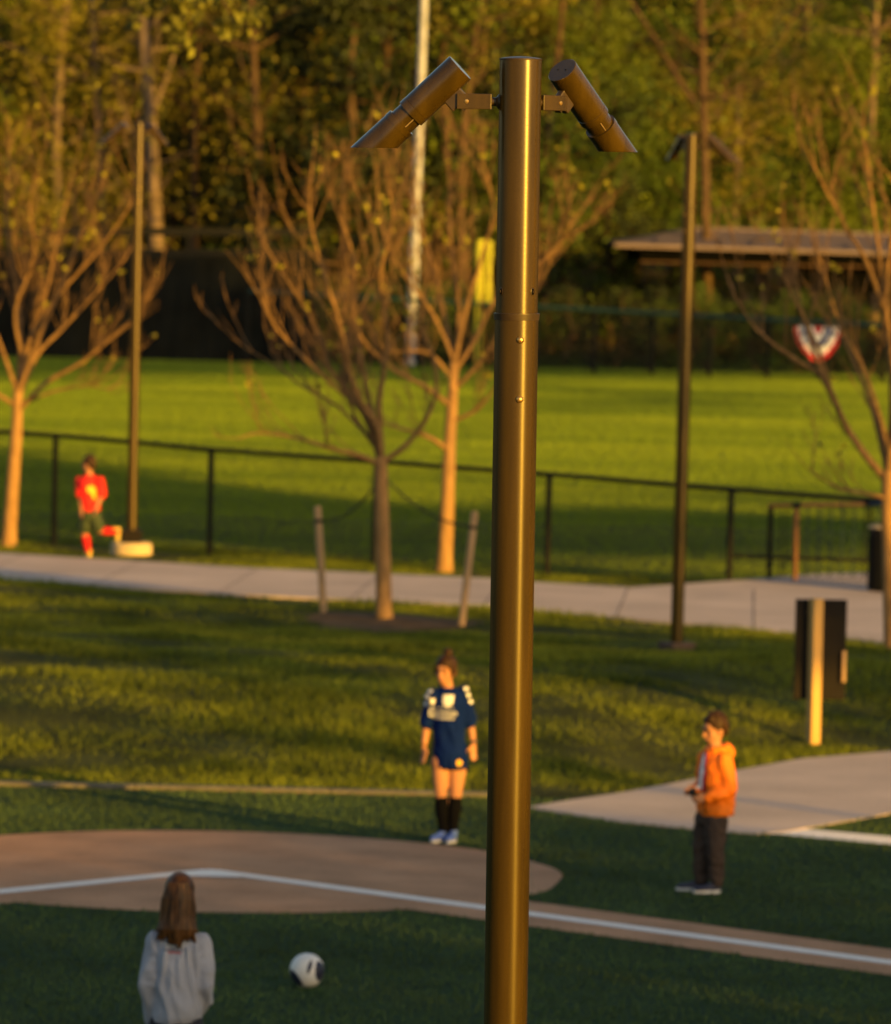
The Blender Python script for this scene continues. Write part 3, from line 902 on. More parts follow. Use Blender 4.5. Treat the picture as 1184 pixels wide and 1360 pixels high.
for k, (rr0, rr1) in enumerate(((.44, .60),)):
    fan(rr0, rr1, MAT['navy'], 'blue_ring', .215)
for a in (200, 235, 270, 305, 340):
    a = R(a); c = Vector((bc.x + .44 * .62 * math.cos(a) * 1.6, bc.y - .25, bc.z + .44 * 1.6 * .62 * 1.15 * math.sin(a)))
    m = MB(); vs = []
    for k in range(10):
        rr = .055 if k % 2 == 0 else .024
        vs.append(c + Vector((rr * math.sin(k * math.pi / 5), 0, rr * math.cos(k * math.pi / 5))))
    m.add(vs, [tuple(range(10))]); m.build('star', MAT['navy'], bn)

# ------------------------------------------------------------------ trees
class Leaves:
    def __init__(self): self.P = []; self.S = []
    def add(self, p, s): self.P.append(tuple(p)); self.S.append(s)
    def build(self, name, mat, parent=None, origin=None):
        P = np.array(self.P); S = np.array(self.S)
        if origin is None: origin = parent_origin(parent)
        V, Fa = leaf_arrays(P - np.array(origin), S)
        return np_mesh(name, V, Fa, mat, parent)
def leaf_arrays(P, S, aspect=.62):
    n = len(P)
    d = rng.normal(size=(n, 3)); d /= np.linalg.norm(d, axis=1)[:, None]
    e = rng.normal(size=(n, 3)); e -= d * (d * e).sum(1)[:, None]; e /= np.linalg.norm(e, axis=1)[:, None]
    S = np.asarray(S)[:, None]
    V = np.empty((n, 4, 3))
    V[:, 0] = P - d * S * .5; V[:, 1] = P + e * S * .5 * aspect; V[:, 2] = P + d * S * .5; V[:, 3] = P - e * S * .5 * aspect
    return V.reshape(-1, 3), np.arange(n * 4).reshape(n, 4)

def bez(pts, m):
    pts = [Vector(p) for p in pts]; out = []
    n = len(pts)
    for i in range(n - 1):
        p0, p1, p2, p3 = pts[max(i - 1, 0)], pts[i], pts[i + 1], pts[min(i + 2, n - 1)]
        for k in range(m):
            t = k / m
            out.append(.5 * ((2 * p1) + (p2 - p0) * t + (2 * p0 - 5 * p1 + 4 * p2 - p3) * t * t + (3 * p1 - p0 - 3 * p2 + p3) * t ** 3))
    out.append(pts[-1])
    return out

def twig(mb, lv, p, d, r, ln, level, rnd, leafs, upb=.35, leaf_s=.07):
    n = 5 if level < 3 else 4
    pts = [p]; q = p.copy(); dd = d.normalized(); 
    for i in range(n):
        dd = (dd + Vector((rnd.uniform(-1, 1), rnd.uniform(-1, 1), rnd.uniform(-1, 1))) * .16 + Vector((0, 0, upb * .42))).normalized()
        q = q + dd * (ln / n); pts.append(q.copy())
    rad = [r * (1 - .72 * i / n) for i in range(n + 1)]
    mb.tube(pts, rad, 5 if level < 3 else 4, caps=False)
    if level < 4:
        k = {2: rnd.randint(2, 4), 3: rnd.randint(0, 1)}.get(level, 4)
        for _ in range(k):
            f = rnd.uniform(.25, .97); i = min(int(f * n), n - 1); pp = pts[i].lerp(pts[i + 1], f * n - i)
            ax = Vector((rnd.uniform(-1, 1), rnd.uniform(-1, 1), rnd.uniform(-.2, .8)))
            nd = (dd * .85 + ax * .6).normalized()
            twig(mb, lv, pp, nd, max(rad[i] * .65, .0062), ln * rnd.uniform(.38, .62), level + 1, rnd, leafs, upb, leaf_s)
    if level >= 3 and rnd.random() < leafs * .26:
        for _ in range(rnd.randint(2, 5)):
            lv.add(pts[-1] + Vector((rnd.gauss(0, .022), rnd.gauss(0, .022), rnd.gauss(0, .022))), leaf_s * rnd.uniform(.7, 1.4))

def bare_tree(label, trunk_px, limbs_px, Y, r_base, r_top, seed, leafs=.5, base_z=None, side=5, twl=(0.7, 1.3), dj=.5, upb=.35, vs=1.0):
    rnd = random.Random(seed)
    b = pxd(trunk_px[0][0], trunk_px[0][1], Y)
    t = thing('bare_tree', label, 'tree', (b.x, b.y, b.z), group='bare young trees along the path')
    pts = [pxd(x, y, Y) for x, y in trunk_px]
    pts[0] = pts[0] - Vector((0, 0, .12))
    tp = bez(pts, 5); n = len(tp)
    rad = [r_base + (r_top - r_base) * (i / (n - 1)) for i in range(n)]
    rad[0] *= 1.35; rad[1] *= 1.15
    trunk = MB().tube(tp, rad, 14).build('trunk', MAT['bark'], t); sub_origin(trunk, t)
    tw = MB(); lv = Leaves()
    for li, L in enumerate(limbs_px):
        r0_ = L[0]; y0_ = trunk_px[-1][1]; pp = [(x, y0_ - (y0_ - y) * vs if y < y0_ else y) for x, y in L[1]]
        k = rnd.uniform(-dj, dj)
        w = [pxd(x, y, Y + k * (i / (len(pp) - 1)) * 2.2) for i, (x, y) in enumerate(pp)]
        q = bez(w, 4); m = len(q)
        rr = [max(r0_ * (1 - .80 * i / (m - 1)), .006) for i in range(m)]
        MB().tube(q, rr, 8).build('limb', MAT['limb'], trunk)
        tot = sum((q[i + 1] - q[i]).length for i in range(m - 1))
        cnt = int(side * tot / 2.0) + 2
        for _ in range(cnt):
            f = rnd.uniform(.22, .98); i = min(int(f * (m - 1)), m - 2)
            p = q[i].lerp(q[i + 1], f * (m - 1) - i); dloc = (q[i + 1] - q[i]).normalized()
            ax = Vector((rnd.uniform(-1, 1), rnd.uniform(-1, 1), rnd.uniform(0, 1.0)))
            twig(tw, lv, p, (dloc * .7 + ax * .7), max(rr[i] * .34, .0090), rnd.uniform(*twl), 2, rnd, leafs, upb)
        twig(tw, lv, q[-1], (q[-1] - q[-2]), rr[-1], .35, 3, rnd, .9, upb)
    tw.build('twigs', MAT['twig'], t)['kind'] = 'stuff'
    if lv.P: lv.build('leaf_buds', MAT['bud'], t)['kind'] = 'stuff'
    return t

mtb = gp(511, 825)
mid_tree = bare_tree('staked bare tree with its trunk on the bank between two stakes',
    [(511, 826), (509, 740), (507, 660), (506, 606)],
    [(.035, [(506, 618), (480, 606), (440, 594), (395, 578), (345, 570), (318, 578)]),
     (.045, [(505, 610), (488, 545), (462, 505), (438, 470), (425, 420), (398, 365), (368, 310), (342, 260)]),
     (.045, [(505, 610), (500, 560), (470, 500), (456, 420), (432, 330), (412, 240), (415, 150)]),
     (.040, [(507, 610), (494, 540), (482, 470), (470, 380), (468, 290), (438, 205)]),
     (.035, [(509, 612), (540, 588), (572, 535), (580, 470), (560, 400), (570, 320)]),
     (.040, [(507, 608), (504, 520), (515, 430), (505, 330), (522, 240), (512, 170)]),
     (.032, [(504, 612), (482, 540), (438, 492), (392, 440), (360, 395), (348, 340)]),
     (.028, [(504, 600), (470, 540), (455, 470), (470, 400), (500, 320), (495, 230)]),
     (.024, [(502, 590), (450, 530), (405, 500), (370, 470), (330, 440)]),
     ], mtb.y, .098, .070, 3, leafs=.30, side=9, twl=(.45, 1.05), vs=.86)
tree2 = bare_tree('bare tree with orange sunlit trunk between path and fence, right of staked tree',
    [(590, 754), (594, 680), (597, 600), (601, 530), (604, 480)],
    [(.040, [(597, 600), (575, 583), (545, 572), (510, 562), (480, 540)]),
     (.040, [(600, 540), (562, 512), (522, 490), (485, 452), (460, 405)]),
     (.035, [(602, 505), (575, 472), (548, 464), (515, 468)]),
     (.040, [(604, 485), (592, 420), (576, 340), (556, 270), (548, 190)]),
     (.045, [(604, 485), (610, 410), (600, 320), (597, 230), (594, 150)]),
     (.040, [(604, 492), (630, 450), (655, 395), (695, 350), (742, 312), (764, 262)]),
     (.032, [(602, 520), (640, 478), (668, 430), (705, 372), (728, 320), (765, 290)]),
     (.032, [(599, 560), (632, 545), (655, 520), (690, 480)]),
     (.038, [(604, 482), (620, 400), (642, 320), (655, 250), (640, 180)]),
     (.03, [(604, 482), (575, 410), (530, 340), (505, 270), (500, 200)]),
     ], 78.3, .105, .065, 8, leafs=.5, side=9, twl=(.45, 1.05), vs=.90)
tree_l = bare_tree('bare tree with sunlit trunk at the left edge by the running boy',
    [(11, 722), (17, 640), (22, 570), (24, 520)],
    [(.040, [(23, 548), (60, 508), (112, 474), (160, 428), (184, 408)]),
     (.040, [(23, 535), (48, 468), (82, 428), (122, 380), (166, 325)]),
     (.045, [(24, 522), (27, 460), (24, 390), (14, 320), (8, 250), (12, 170)]),
     (.040, [(24, 520), (38, 450), (60, 380), (76, 300), (92, 215)]),
     (.040, [(24, 520), (52, 440), (86, 350), (112, 270), (128, 215)]),
     (.035, [(22, 520), (0, 450), (-25, 380), (-45, 300)]),
     (.035, [(22, 540), (-25, 505), (-70, 450), (-100, 380)]),
     (.030, [(40, 440), (75, 380), (130, 312), (172, 245), (180, 215)]),
     (.030, [(30, 470), (20, 400), (45, 320), (40, 240), (55, 180)]),
     (.024, [(24, 540), (70, 520), (120, 512), (150, 520)]),
     ], 81.0, .10, .070, 21, leafs=.7, side=9, twl=(.45, 1.05), vs=.90)
tree_r = bare_tree('bare tree at the right edge in front of the pavilion',
    [(1188, 888), (1184, 780), (1181, 690), (1180, 625)],
    [(.045, [(1180, 640), (1150, 605), (1122, 562), (1092, 502), (1052, 474), (1006, 438), (972, 385)]),
     (.024, [(1180, 662), (1150, 655), (1120, 650), (1085, 632), (1062, 610)]),
     (.030, [(1128, 575), (1105, 520), (1082, 450), (1048, 384), (1036, 350)]),
     (.028, [(1100, 515), (1082, 470), (1068, 420), (1054, 350)]),
     (.045, [(1181, 630), (1186, 520), (1176, 400), (1162, 290), (1148, 175)]),
     (.030, [(1178, 420), (1150, 345), (1128, 308), (1096, 250), (1070, 195)]),
     (.034, [(1180, 630), (1158, 540), (1118, 440), (1088, 340)]),
     (.034, [(1182, 600), (1155, 510), (1125, 445), (1098, 400)]),
     (.034, [(1184, 600), (1215, 480), (1230, 350), (1220, 220)]),
     (.03, [(1175, 450), (1180, 350), (1195, 260), (1165, 215)]),
     ], 62.8, .10, .07, 33, leafs=.22, side=4.5, twl=(.5, 1.0))
# soil ring under the staked tree, stakes and straps
c = gp(520, 826)
N = 40
mb = MB()
vs = []
for k in range(N):
    a = 2 * math.pi * k / N; rr = 1 + .14 * math.sin(3 * a + 1) + .08 * math.sin(7 * a)
    x, y = c.x + .98 * rr * math.cos(a), c.y + 1.3 * rr * math.sin(a)
    vs.append((x, y, float(bank_z(x, y)) + .006))
vs2 = [(c.x + (v[0] - c.x) * .5, c.y + (v[1] - c.y) * .5, 0) for v in vs]; vs2 = [(v[0], v[1], float(bank_z(v[0], v[1])) + .03) for v in vs2]
mb.add(vs + vs2 + [(c.x, c.y, float(bank_z(c.x, c.y)) + .04)], [(k, (k + 1) % N, N + (k + 1) % N, N + k) for k in range(N)] + [(N + k, N + (k + 1) % N, 2 * N) for k in range(N)], True)
tag(mb.build('soil_ring', MAT['soil']), kind='structure')
straps_to = pxd(508, 632, mtb.y)
for (bx, by, tx, ty, lab, sx, sy) in ((430, 814, 422, 672, 'weathered wooden stake left of the staked tree', 424, 694), (613, 832, 631, 679, 'leaning wooden stake between the staked tree and the sharp lamp post', 628, 700)):
    p = gp(bx, by); q = pxd(tx, ty, p.y)
    s = thing('tree_stake', lab, 'stake', p, group='stakes of the tree')
    d = (q - p)
    MB().tube([p - d * .08, p + d * .985, p + d], [.042, .040, .028], 12).build('stake_pole', MAT['wood'], s)
    v = p + d * .86
    MB().lathe([(.0445, -.02), (.0445, .02)], v, d.normalized(), 12).build('strap_collar', MAT['strap'], s)
    sag = []
    for k in range(9):
        f = k / 8; r_ = v.lerp(straps_to, f); r_.z -= .16 * math.sin(math.pi * f) * (1 if bx < 500 else .8); sag.append(r_)
    MB().tube(sag, .012, 6).build('tree_strap', MAT['strap'], s)

# overhanging branch with new leaves, upper left
rnd = random.Random(4)
OT = thing('leafy_tree', 'tree whose drooping leafy branch hangs into the upper left', 'tree', (-8.2, 58, .1))
ob = [Vector((-8.2, 58, -.1)), Vector((-8.1, 58, 2.5)), Vector((-8.0, 58, 5.4)), Vector((-7.7, 58, 7.6)), Vector((-7.9, 58.2, 9.6)), Vector((-8.1, 58.2, 11.0))]
tr = MB().tube(bez(ob, 4), [.2 - .0075 * i for i in range(21)], 12).build('trunk', MAT['bark_dark'], OT); sub_origin(tr, OT)
lv = Leaves(); tw = MB()
brs = [[pxd(-330, -330, 58), pxd(-100, -200, 58), pxd(80, -110, 58), pxd(180, -60, 58), pxd(245, 0, 58), pxd(252, 50, 58)],
       [pxd(80, -110, 58), pxd(150, -60, 58), pxd(180, -5, 58), pxd(188, 22, 58)],
       [pxd(180, -60, 58), pxd(260, -60, 58.2), pxd(310, -25, 58.2), pxd(345, 15, 58.2)],
       [pxd(180, -60, 58), pxd(240, -50, 57.8), pxd(285, -15, 57.8), pxd(310, 25, 57.8)]]
for i, b in enumerate(brs):
    q = bez(b, 5); m = len(q); MB().tube(q, [(.07 if i == 0 else .02) * (1 - .85 * k / (m - 1)) + .004 for k in range(m)], 6).build('limb', MAT['bark_dark'], tr)
for (cx_, cy_, sx, sy, nn) in ((246, 30, 16, 24, 80), (186, 8, 11, 18, 40), (322, 24, 22, 16, 60), (275, 0, 40, 10, 60), (225, -2, 40, 8, 50), (345, 20, 8, 12, 14), (238, 56, 9, 9, 18), (300, 38, 8, 12, 14)):
    for _ in range(nn):
        lv.add(pxd(rnd.gauss(cx_, sx * .7), rnd.gauss(cy_, sy * .7), 58 + rnd.gauss(0, .15)), rnd.uniform(.07, .15))
for b0 in range(3):
    for k in range(260):
        lv.add(Vector((-8 + rnd.gauss(0, 1.0), 58 + rnd.gauss(0, 1.0), 10 + rnd.gauss(0, 1.0))), rnd.uniform(.08, .16))
lv.build('leaves', MAT['leaf_hang'], OT)['kind'] = 'stuff'

# ---- the woods: trees built as arrays so that many can be merged
def wood_tree(seed, H, spread, nleaf, leaf=.17, low=.12, r=.17, clump=.55, conifer=False, lean=0.0, kink=.3):
    rnd = random.Random(seed); nr = np.random.default_rng(seed)
    wood = MB()
    pts = []; x = y = 0.0
    n = 9
    for i in range(n + 1):
        pts.append(Vector((x, y, H * i / n - .3 * (i == 0))))
        x += rnd.gauss(lean * H / n, kink * .35); y += rnd.gauss(0, kink * .35)
    tp = bez(pts, 2)
    wood.tube(tp, [r * (1 - .82 * i / (len(tp) - 1)) + .01 for i in range(len(tp))], 8)
    cl = []
    nb = int(H * 2.3)
    for k in range(nb):
        f = rnd.uniform(low, .98); i = min(int(f * (len(tp) - 1)), len(tp) - 2); p = tp[i]
        a = rnd.uniform(0, 6.283)
        prof = (1 - f) * 1.05 + .08 if conifer else math.sin(math.pi * min(1, .25 + .75 * f)) * .9 + .15
        ln = spread * prof * rnd.uniform(.6, 1.1)
        upz = rnd.uniform(-.15, .15) if conifer else rnd.uniform(.1, .75)
        d = Vector((math.cos(a), math.sin(a), upz)).normalized()
        q = [p]; dd = d.copy()
        for s in range(4):
            dd = (dd + Vector((rnd.uniform(-1, 1), rnd.uniform(-1, 1), rnd.uniform(-.5, 1))) * .22).normalized(); q.append(q[-1] + dd * ln / 4)
        wood.tube(q, [max(r * .38 * (1 - f * .6), .02) * (1 - .2 * s) for s in range(5)], 5, caps=False)
        for s in (2, 3, 4):
            cl.append(q[s] + Vector((rnd.gauss(0, .25), rnd.gauss(0, .25), rnd.gauss(0, .2))))
            if s < 4:
                e = q[s] + Vector((rnd.gauss(0, .6), rnd.gauss(0, .6), rnd.gauss(.3, .4)))
                wood.tube([q[s], e], [.02, .008], 4, caps=False); cl.append(e)
    C = np.array([tuple(p) for p in cl])
    idx = nr.integers(0, len(C), nleaf)
    P = C[idx] + nr.normal(size=(nleaf, 3)) * np.array([clump, clump, clump * .75]) * nr.uniform(.3, 1, (nleaf, 1))
    S = leaf * nr.uniform(.6, 1.4, nleaf)
    return wood, P, S
protos = {}
def proto(key):
    if key in protos: return protos[key]
    a = {'ochre1': (101, 15, 3.2, 11500, .128, .1, .17, .7), 'ochre2': (102, 13, 3.0, 10500, .125, .08, .12, .65),
         'lime1': (103, 14, 3.4, 13000, .128, .06, .14, .7), 'lime2': (104, 11, 3.0, 11500, .128, .04, .10, .7),
         'green1': (105, 13, 3.2, 13500, .128, .05, .14, .7), 'shrub': (106, 3.6, 1.7, 1800, .13, .02, .06, .4)}
    if key == 'ever': w = wood_tree(107, 9.5, 2.6, 7500, .17, .03, .16, .40, conifer=True)
    else: w = wood_tree(*a[key])
    wo, P, S = w
    LV, LF = leaf_arrays(P, S)
    protos[key] = (np.array(wo.v), wo.f, LV, LF, wo)
    return protos[key]
leafmat = {'ochre1': 'leaf_ochre', 'ochre2': 'leaf_ochre', 'lime1': 'leaf_lime', 'lime2': 'leaf_lime', 'green1': 'leaf_green', 'shrub': 'leaf_green', 'ever': 'leaf_dark'}
def place(V, p, s, rz, sz=1.0):
    c_, s_ = math.cos(rz), math.sin(rz)
    X = V[:, 0] * c_ - V[:, 1] * s_; Y = V[:, 0] * s_ + V[:, 1] * c_
    return np.stack([X * s + p[0], Y * s + p[1], V[:, 2] * s * sz + p[2]], -1)
mesh_cache = {}
def wood_thing(name, label, key, x_px, Y, scale, rz, bark='bark_dark', leaf=None, group=None):
    X = pxd(x_px, 400, Y).x
    z = float(hill_z(X, Y))
    t = thing(name, label, 'tree', (X, Y, z), rz, group, world_built=False)
    t.scale = (scale, scale, scale)
    k = (key, bark); 
    wv, wf, LV, LF, wo = proto(key)
    if k not in mesh_cache:
        me = wo.mesh('trunk'); me.materials.append(MAT[bark]); mesh_cache[k] = me
    link('trunk', mesh_cache[k], None, t)
    lf = leaf or leafmat[key]
    k2 = (key, 'L', lf)
    if k2 not in mesh_cache:
        o = np_mesh('crown', LV, LF, MAT[lf], t); mesh_cache[k2] = o.data
    else:
        o = link('crown', mesh_cache[k2], None, t)
    o['kind'] = 'stuff'
    return t

def feature_tree(label, trunk_px, limbs, Y, r, bark, leaf, nleaf, seed, leaf_s=.17, name='forest_tree'):
    rnd = random.Random(seed)
    b = pxd(trunk_px[0][0], trunk_px[0][1], Y); z0 = float(hill_z(b.x, Y))
    t = thing(name, label, 'tree', (b.x, Y, z0), group='trees of the wood behind the field')
    pts = [pxd(x, y, Y) for x, y in trunk_px]
    pts.insert(0, Vector((b.x, Y, z0 - .3)))
    q = bez(pts, 4); n = len(q)
    tr = MB().tube(q, [r * (1 - .5 * i / (n - 1)) for i in range(n)], 10).build('trunk', MAT[bark], t); sub_origin(tr, t)
    tw = MB(); lv = Leaves(); ends = []
    for rr, L in limbs:
        w = [pxd(x, y, Y + .25 * i) for i, (x, y) in enumerate(L)]
        lq = bez(w, 4); m = len(lq)
        MB().tube(lq, [max(rr * (1 - .7 * i / (m - 1)), .02) for i in range(m)], 7).build('limb', MAT[bark], tr)
        ends += lq[m // 2:]
    for _ in range(26):
        i = rnd.randint(n // 3, n - 2); p = q[i]; a = rnd.uniform(0, 6.28)
        d = Vector((math.cos(a), math.sin(a), rnd.uniform(0, .9))); ln = rnd.uniform(1.0, 2.8)
        k = [p]
        for s in range(4):
            d = (d + Vector((rnd.uniform(-1, 1), rnd.uniform(-1, 1), rnd.uniform(-.6, 1))) * .35).normalized(); k.append(k[-1] + d * ln / 4)
        tw.tube(k, [.045, .035, .026, .018, .01], 5, caps=False)
        ends += k[2:]
    for _ in range(nleaf):
        p = rnd.choice(ends)
        lv.add(p + Vector((rnd.gauss(0, .5), rnd.gauss(0, .5), rnd.gauss(0, .4))), leaf_s * rnd.uniform(.6, 1.4))
    tw.build('branches', MAT[bark], t)['kind'] = 'stuff'
    if nleaf: lv.build('crown', MAT[leaf], t)['kind'] = 'stuff'
    return t
feature_tree('tall pale trunked tree rising behind the left lamp post', [(212, 470), (207, 300), (199, 150), (191, 40), (186, -90)],
             [(.07, [(200, 160), (235, 60), (250, -20)]), (.06, [(203, 240), (170, 160), (150, 100)])], 171, .27, 'bark_pale', 'leaf_ochre', 300, 51)
feature_tree('slim pale tree left of the pale trunk with a long sloping bough', [(150, 470), (138, 300), (128, 120), (122, 20), (120, -80)],
             [(.09, [(132, 122), (100, 95), (50, 75), (0, 55), (-40, 30)])], 173, .13, 'bark_pale', 'leaf_ochre', 300, 52)
feature_tree('slim dark trunked tree right of the pale trunk above the screen fence', [(352, 470), (350, 320), (340, 150), (336, 40), (330, -80)],
             [(.07, [(345, 250), (310, 180), (300, 110)])], 170, .17, 'bark_dark', 'leaf_ochre', 350, 53)
feature_tree('twisted bare tree with crooked boughs behind the right lamp post', [(1014, 470), (1011, 300), (1003, 215), (984, 130), (992, 60), (978, -10), (985, -90)],
             [(.14, [(1008, 262), (985, 222), (958, 208), (936, 186), (922, 172)]), (.09, [(1008, 300), (975, 262), (945, 245), (935, 205)]), (.10, [(990, 130), (1030, 70), (1060, 10)]),
              (.08, [(985, 60), (960, 10), (950, -40)])], 181, .22, 'bark_dark', 'leaf_lime', 120, 54)
feature_tree('straight brown tree with a bough leaning left, behind the right lamp post', [(942, 470), (938, 280), (935, 130), (932, 20), (930, -80)],
             [(.10, [(934, 150), (905, 110), (870, 50), (838, 0), (820, -40)])], 170, .17, 'bark_dark', 'leaf_lime', 250, 55)
feature_tree('slim tree above the right end of the pavilion roof', [(1168, 470), (1152, 300), (1160, 130), (1164, 20), (1160, -80)],
             [(.07, [(1158, 200), (1120, 120), (1100, 60)])], 180, .15, 'bark_pale', 'leaf_lime', 350, 56)
feature_tree('pale straight tree above the middle of the pavilion roof', [(1072, 470), (1068, 260), (1066, 130), (1070, -80)],
             [(.06, [(1067, 190), (1090, 120), (1110, 70)])], 186, .15, 'bark_pale', 'leaf_green', 350, 57)
feature_tree('leaning tree just right of the tall grey pole', [(620, 470), (612, 300), (622, 120), (640, 0), (650, -80)],
             [(.07, [(614, 200), (590, 130), (585, 80)])], 172, .15, 'bark_dark', 'leaf_ochre', 900, 58)
wood_thing('evergreen_tree', 'dark broad evergreen tree left of the tall grey pole', 'ever', 452, 169, 1.25, .3)
wood_thing('evergreen_tree', 'dark evergreen tree just above the right end of the black screen fence', 'ever', 395, 171.5, 1.05, 2.1)
wood_thing('evergreen_tree', 'dark evergreen tree low behind the lamp head right of the post', 'ever', 815, 175, .78, 1.3)
# everything else in the wood reads as one mass
Vs = []; Fs = []; mi = []; off = 0
slots = ['bark_dark', 'bark_pale', 'leaf_ochre', 'leaf_lime', 'leaf_green', 'leaf_dark']
rw = random.Random(77)
def put(key, X, Y, s, rz, bark, leaf):
    global off
    wv, wf, LV, LF, wo = proto(key)
    p = (X, Y, float(hill_z(X, Y)))
    wq = [f for f in wf if len(f) == 4]
    Vs.append(place(wv, p, s, rz)); Fs.append(np.array(wq) + off); mi.append(np.full(len(wq), slots.index(bark))); off += len(wv)
    Vs.append(place(LV, p, s, rz)); Fs.append(LF + off); mi.append(np.full(len(LF), slots.index(leaf))); off += len(LV)
rows = [(174, 2.6), (179, 2.7), (184.5, 2.9), (191, 3.2), (199, 3.6), (209, 4.2), (224, 6.0)]
for Yr, sp in rows:
    Wm = .0745 * Yr + 6
    x = -Wm
    while x < Wm:
        Yy = Yr + rw.uniform(-2, 2); X = x + rw.uniform(-.9, .9)
        if 3.0 < X < 23 and Yy < 179: x += sp; continue
        side = X / Yy * 7950 + 592
        if side < 520: key = rw.choice(['ochre1', 'ochre2', 'ochre1', 'lime1', 'green1']); 
        elif side < 780: key = rw.choice(['ochre2', 'lime1', 'green1', 'lime2', 'ochre1'])
        else: key = rw.choice(['lime1', 'lime2', 'green1', 'lime1', 'ochre2'])
        if rw.random() < .10: key = 'ever'
        put(key, X, Yy, rw.uniform(.8, 1.25), rw.uniform(0, 6.28), rw.choice(['bark_dark', 'bark_dark', 'bark_dark', 'bark_dark', 'bark_pale']), leafmat[key])
        x += sp * rw.uniform(.75, 1.25)
wv_ = np.concatenate(Vs); wf_ = np.concatenate(Fs); wm_ = np.concatenate(mi)
wo_ = np_mesh('woodland', wv_, wf_, MAT['bark_dark'])
for s in slots[1:]: wo_.data.materials.append(MAT[s])
wo_.data.polygons.foreach_set('material_index', wm_.astype(np.int32)); wo_.data.update()
tag(wo_, 'spring woodland of ochre and green trees on the hillside', 'woodland', kind='stuff')
# dark undergrowth along the outfield fence
Vs = []; Fs = []; mi = []; off = 0
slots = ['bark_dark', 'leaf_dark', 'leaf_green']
x = -20.0
while x < 21:
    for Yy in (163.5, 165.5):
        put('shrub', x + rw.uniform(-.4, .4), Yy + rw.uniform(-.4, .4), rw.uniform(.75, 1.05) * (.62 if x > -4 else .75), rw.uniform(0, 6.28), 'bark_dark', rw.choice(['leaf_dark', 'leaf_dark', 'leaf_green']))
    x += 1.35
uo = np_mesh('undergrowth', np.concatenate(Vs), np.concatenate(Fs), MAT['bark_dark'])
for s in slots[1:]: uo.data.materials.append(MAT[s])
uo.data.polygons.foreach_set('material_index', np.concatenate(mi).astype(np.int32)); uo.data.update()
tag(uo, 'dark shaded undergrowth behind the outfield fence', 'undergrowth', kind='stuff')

# ------------------------------------------------------------------ trees beside and behind the camera, whose shade falls on the place
def shade_tree(label, u, v_top, T, lumps, trunk=True, seed=1, dens=42, leaf=.34, dt=1.3):
    """lumps: (du, v, ru, rv) crown masses, u across the sunlight, v height above the sun's plane"""
    nr = np.random.default_rng(seed)
    base = NS * u - TS * T
    gz = 0.0
    t = thing('shade_tree', label, 'tree', (base.x, base.y, gz), group='shade trees beside the turf')
    P = []
    for du, v, ru, rv in lumps:
        n = max(60, int(dens * ru * rv * 4))
        q = nr.normal(size=(n, 3)); q /= np.linalg.norm(q, axis=1)[:, None]; q *= nr.uniform(.2, 1, (n, 1)) ** .45
        c_ = NS * (u + du) - TS * T
        X = c_.x + q[:, 0] * ru * NS.x + q[:, 1] * dt * TS.x
        Yc = c_.y + q[:, 0] * ru * NS.y + q[:, 1] * dt * TS.y
        Z = v + T * TANE + q[:, 2] * rv
        # the plane rises towards the sun, keep v constant through the crown's depth
        Z = Z - q[:, 1] * dt * TANE
        P.append(np.stack([X, Yc, np.maximum(Z, .1)], -1))
    P = np.concatenate(P)
    V, Fa = leaf_arrays(P - np.array(base), leaf * nr.uniform(.7, 1.3, len(P)), .8)
    np_mesh('crown', V, Fa, MAT['leaf_green'], t)['kind'] = 'stuff'
    zc = max(.8, max(l[1] for l in lumps) + T * TANE)
    MB().tube([base + Vector((0, 0, -.4)), base + Vector((.1, 0, zc * .5)), base + Vector((0, .1, zc))], [.17, .12, .04], 8).build('trunk', MAT['bark_dark'], t)
    for du, v, ru, rv in lumps:
        c_ = NS * (u + du) - TS * T + Vector((0, 0, max(.4, v + T * TANE)))
        st_ = base + Vector((0, 0, max(.3, min(zc * .8, c_.z - .6))))
        MB().tube([st_, st_.lerp(c_, .5) + Vector((0, 0, .15)), c_], [.07, .05, .02], 6).build('limb', MAT['bark_dark'], t)
    return t
sidx = 0
def shade(*a, **k):
    global sidx
    sidx += 1
    places = ['first', 'second', 'third', 'fourth', 'fifth', 'sixth', 'seventh', 'eighth', 'ninth', 'tenth', 'eleventh', 'twelfth', 'thirteenth', 'fourteenth', 'fifteenth', 'sixteenth', 'seventeenth', 'eighteenth', 'nineteenth', 'twentieth', 'twenty-first', 'twenty-second', 'twenty-third', 'twenty-fourth']
    return shade_tree('leafy shade tree out of frame right, %s from the camera' % places[sidx - 1], *a, seed=200 + sidx, **k)
def atop(u):   # height of the near shade edge
    return float(np.interp(u, [10, 12.5, 16, 22, 26, 30], [4.35, 4.5, 5.32, 5.32, 5.2, 5.22]))
for u in (-12, -6, 0, 6, 11, 16, 21, 26, 30):
    tp = atop(u) + random.uniform(-.10, .10)
    shade(u, tp, 15, [(0, tp - 1.3, 3.0, 1.3), (0, tp - 3.2, 3.2, 1.8), (1.5, tp - 1.0, 1.5, .95), (-1.6, tp - 1.1, 1.5, 1.05), (0, tp - 5.5, 2.8, 1.6)], dens=66)
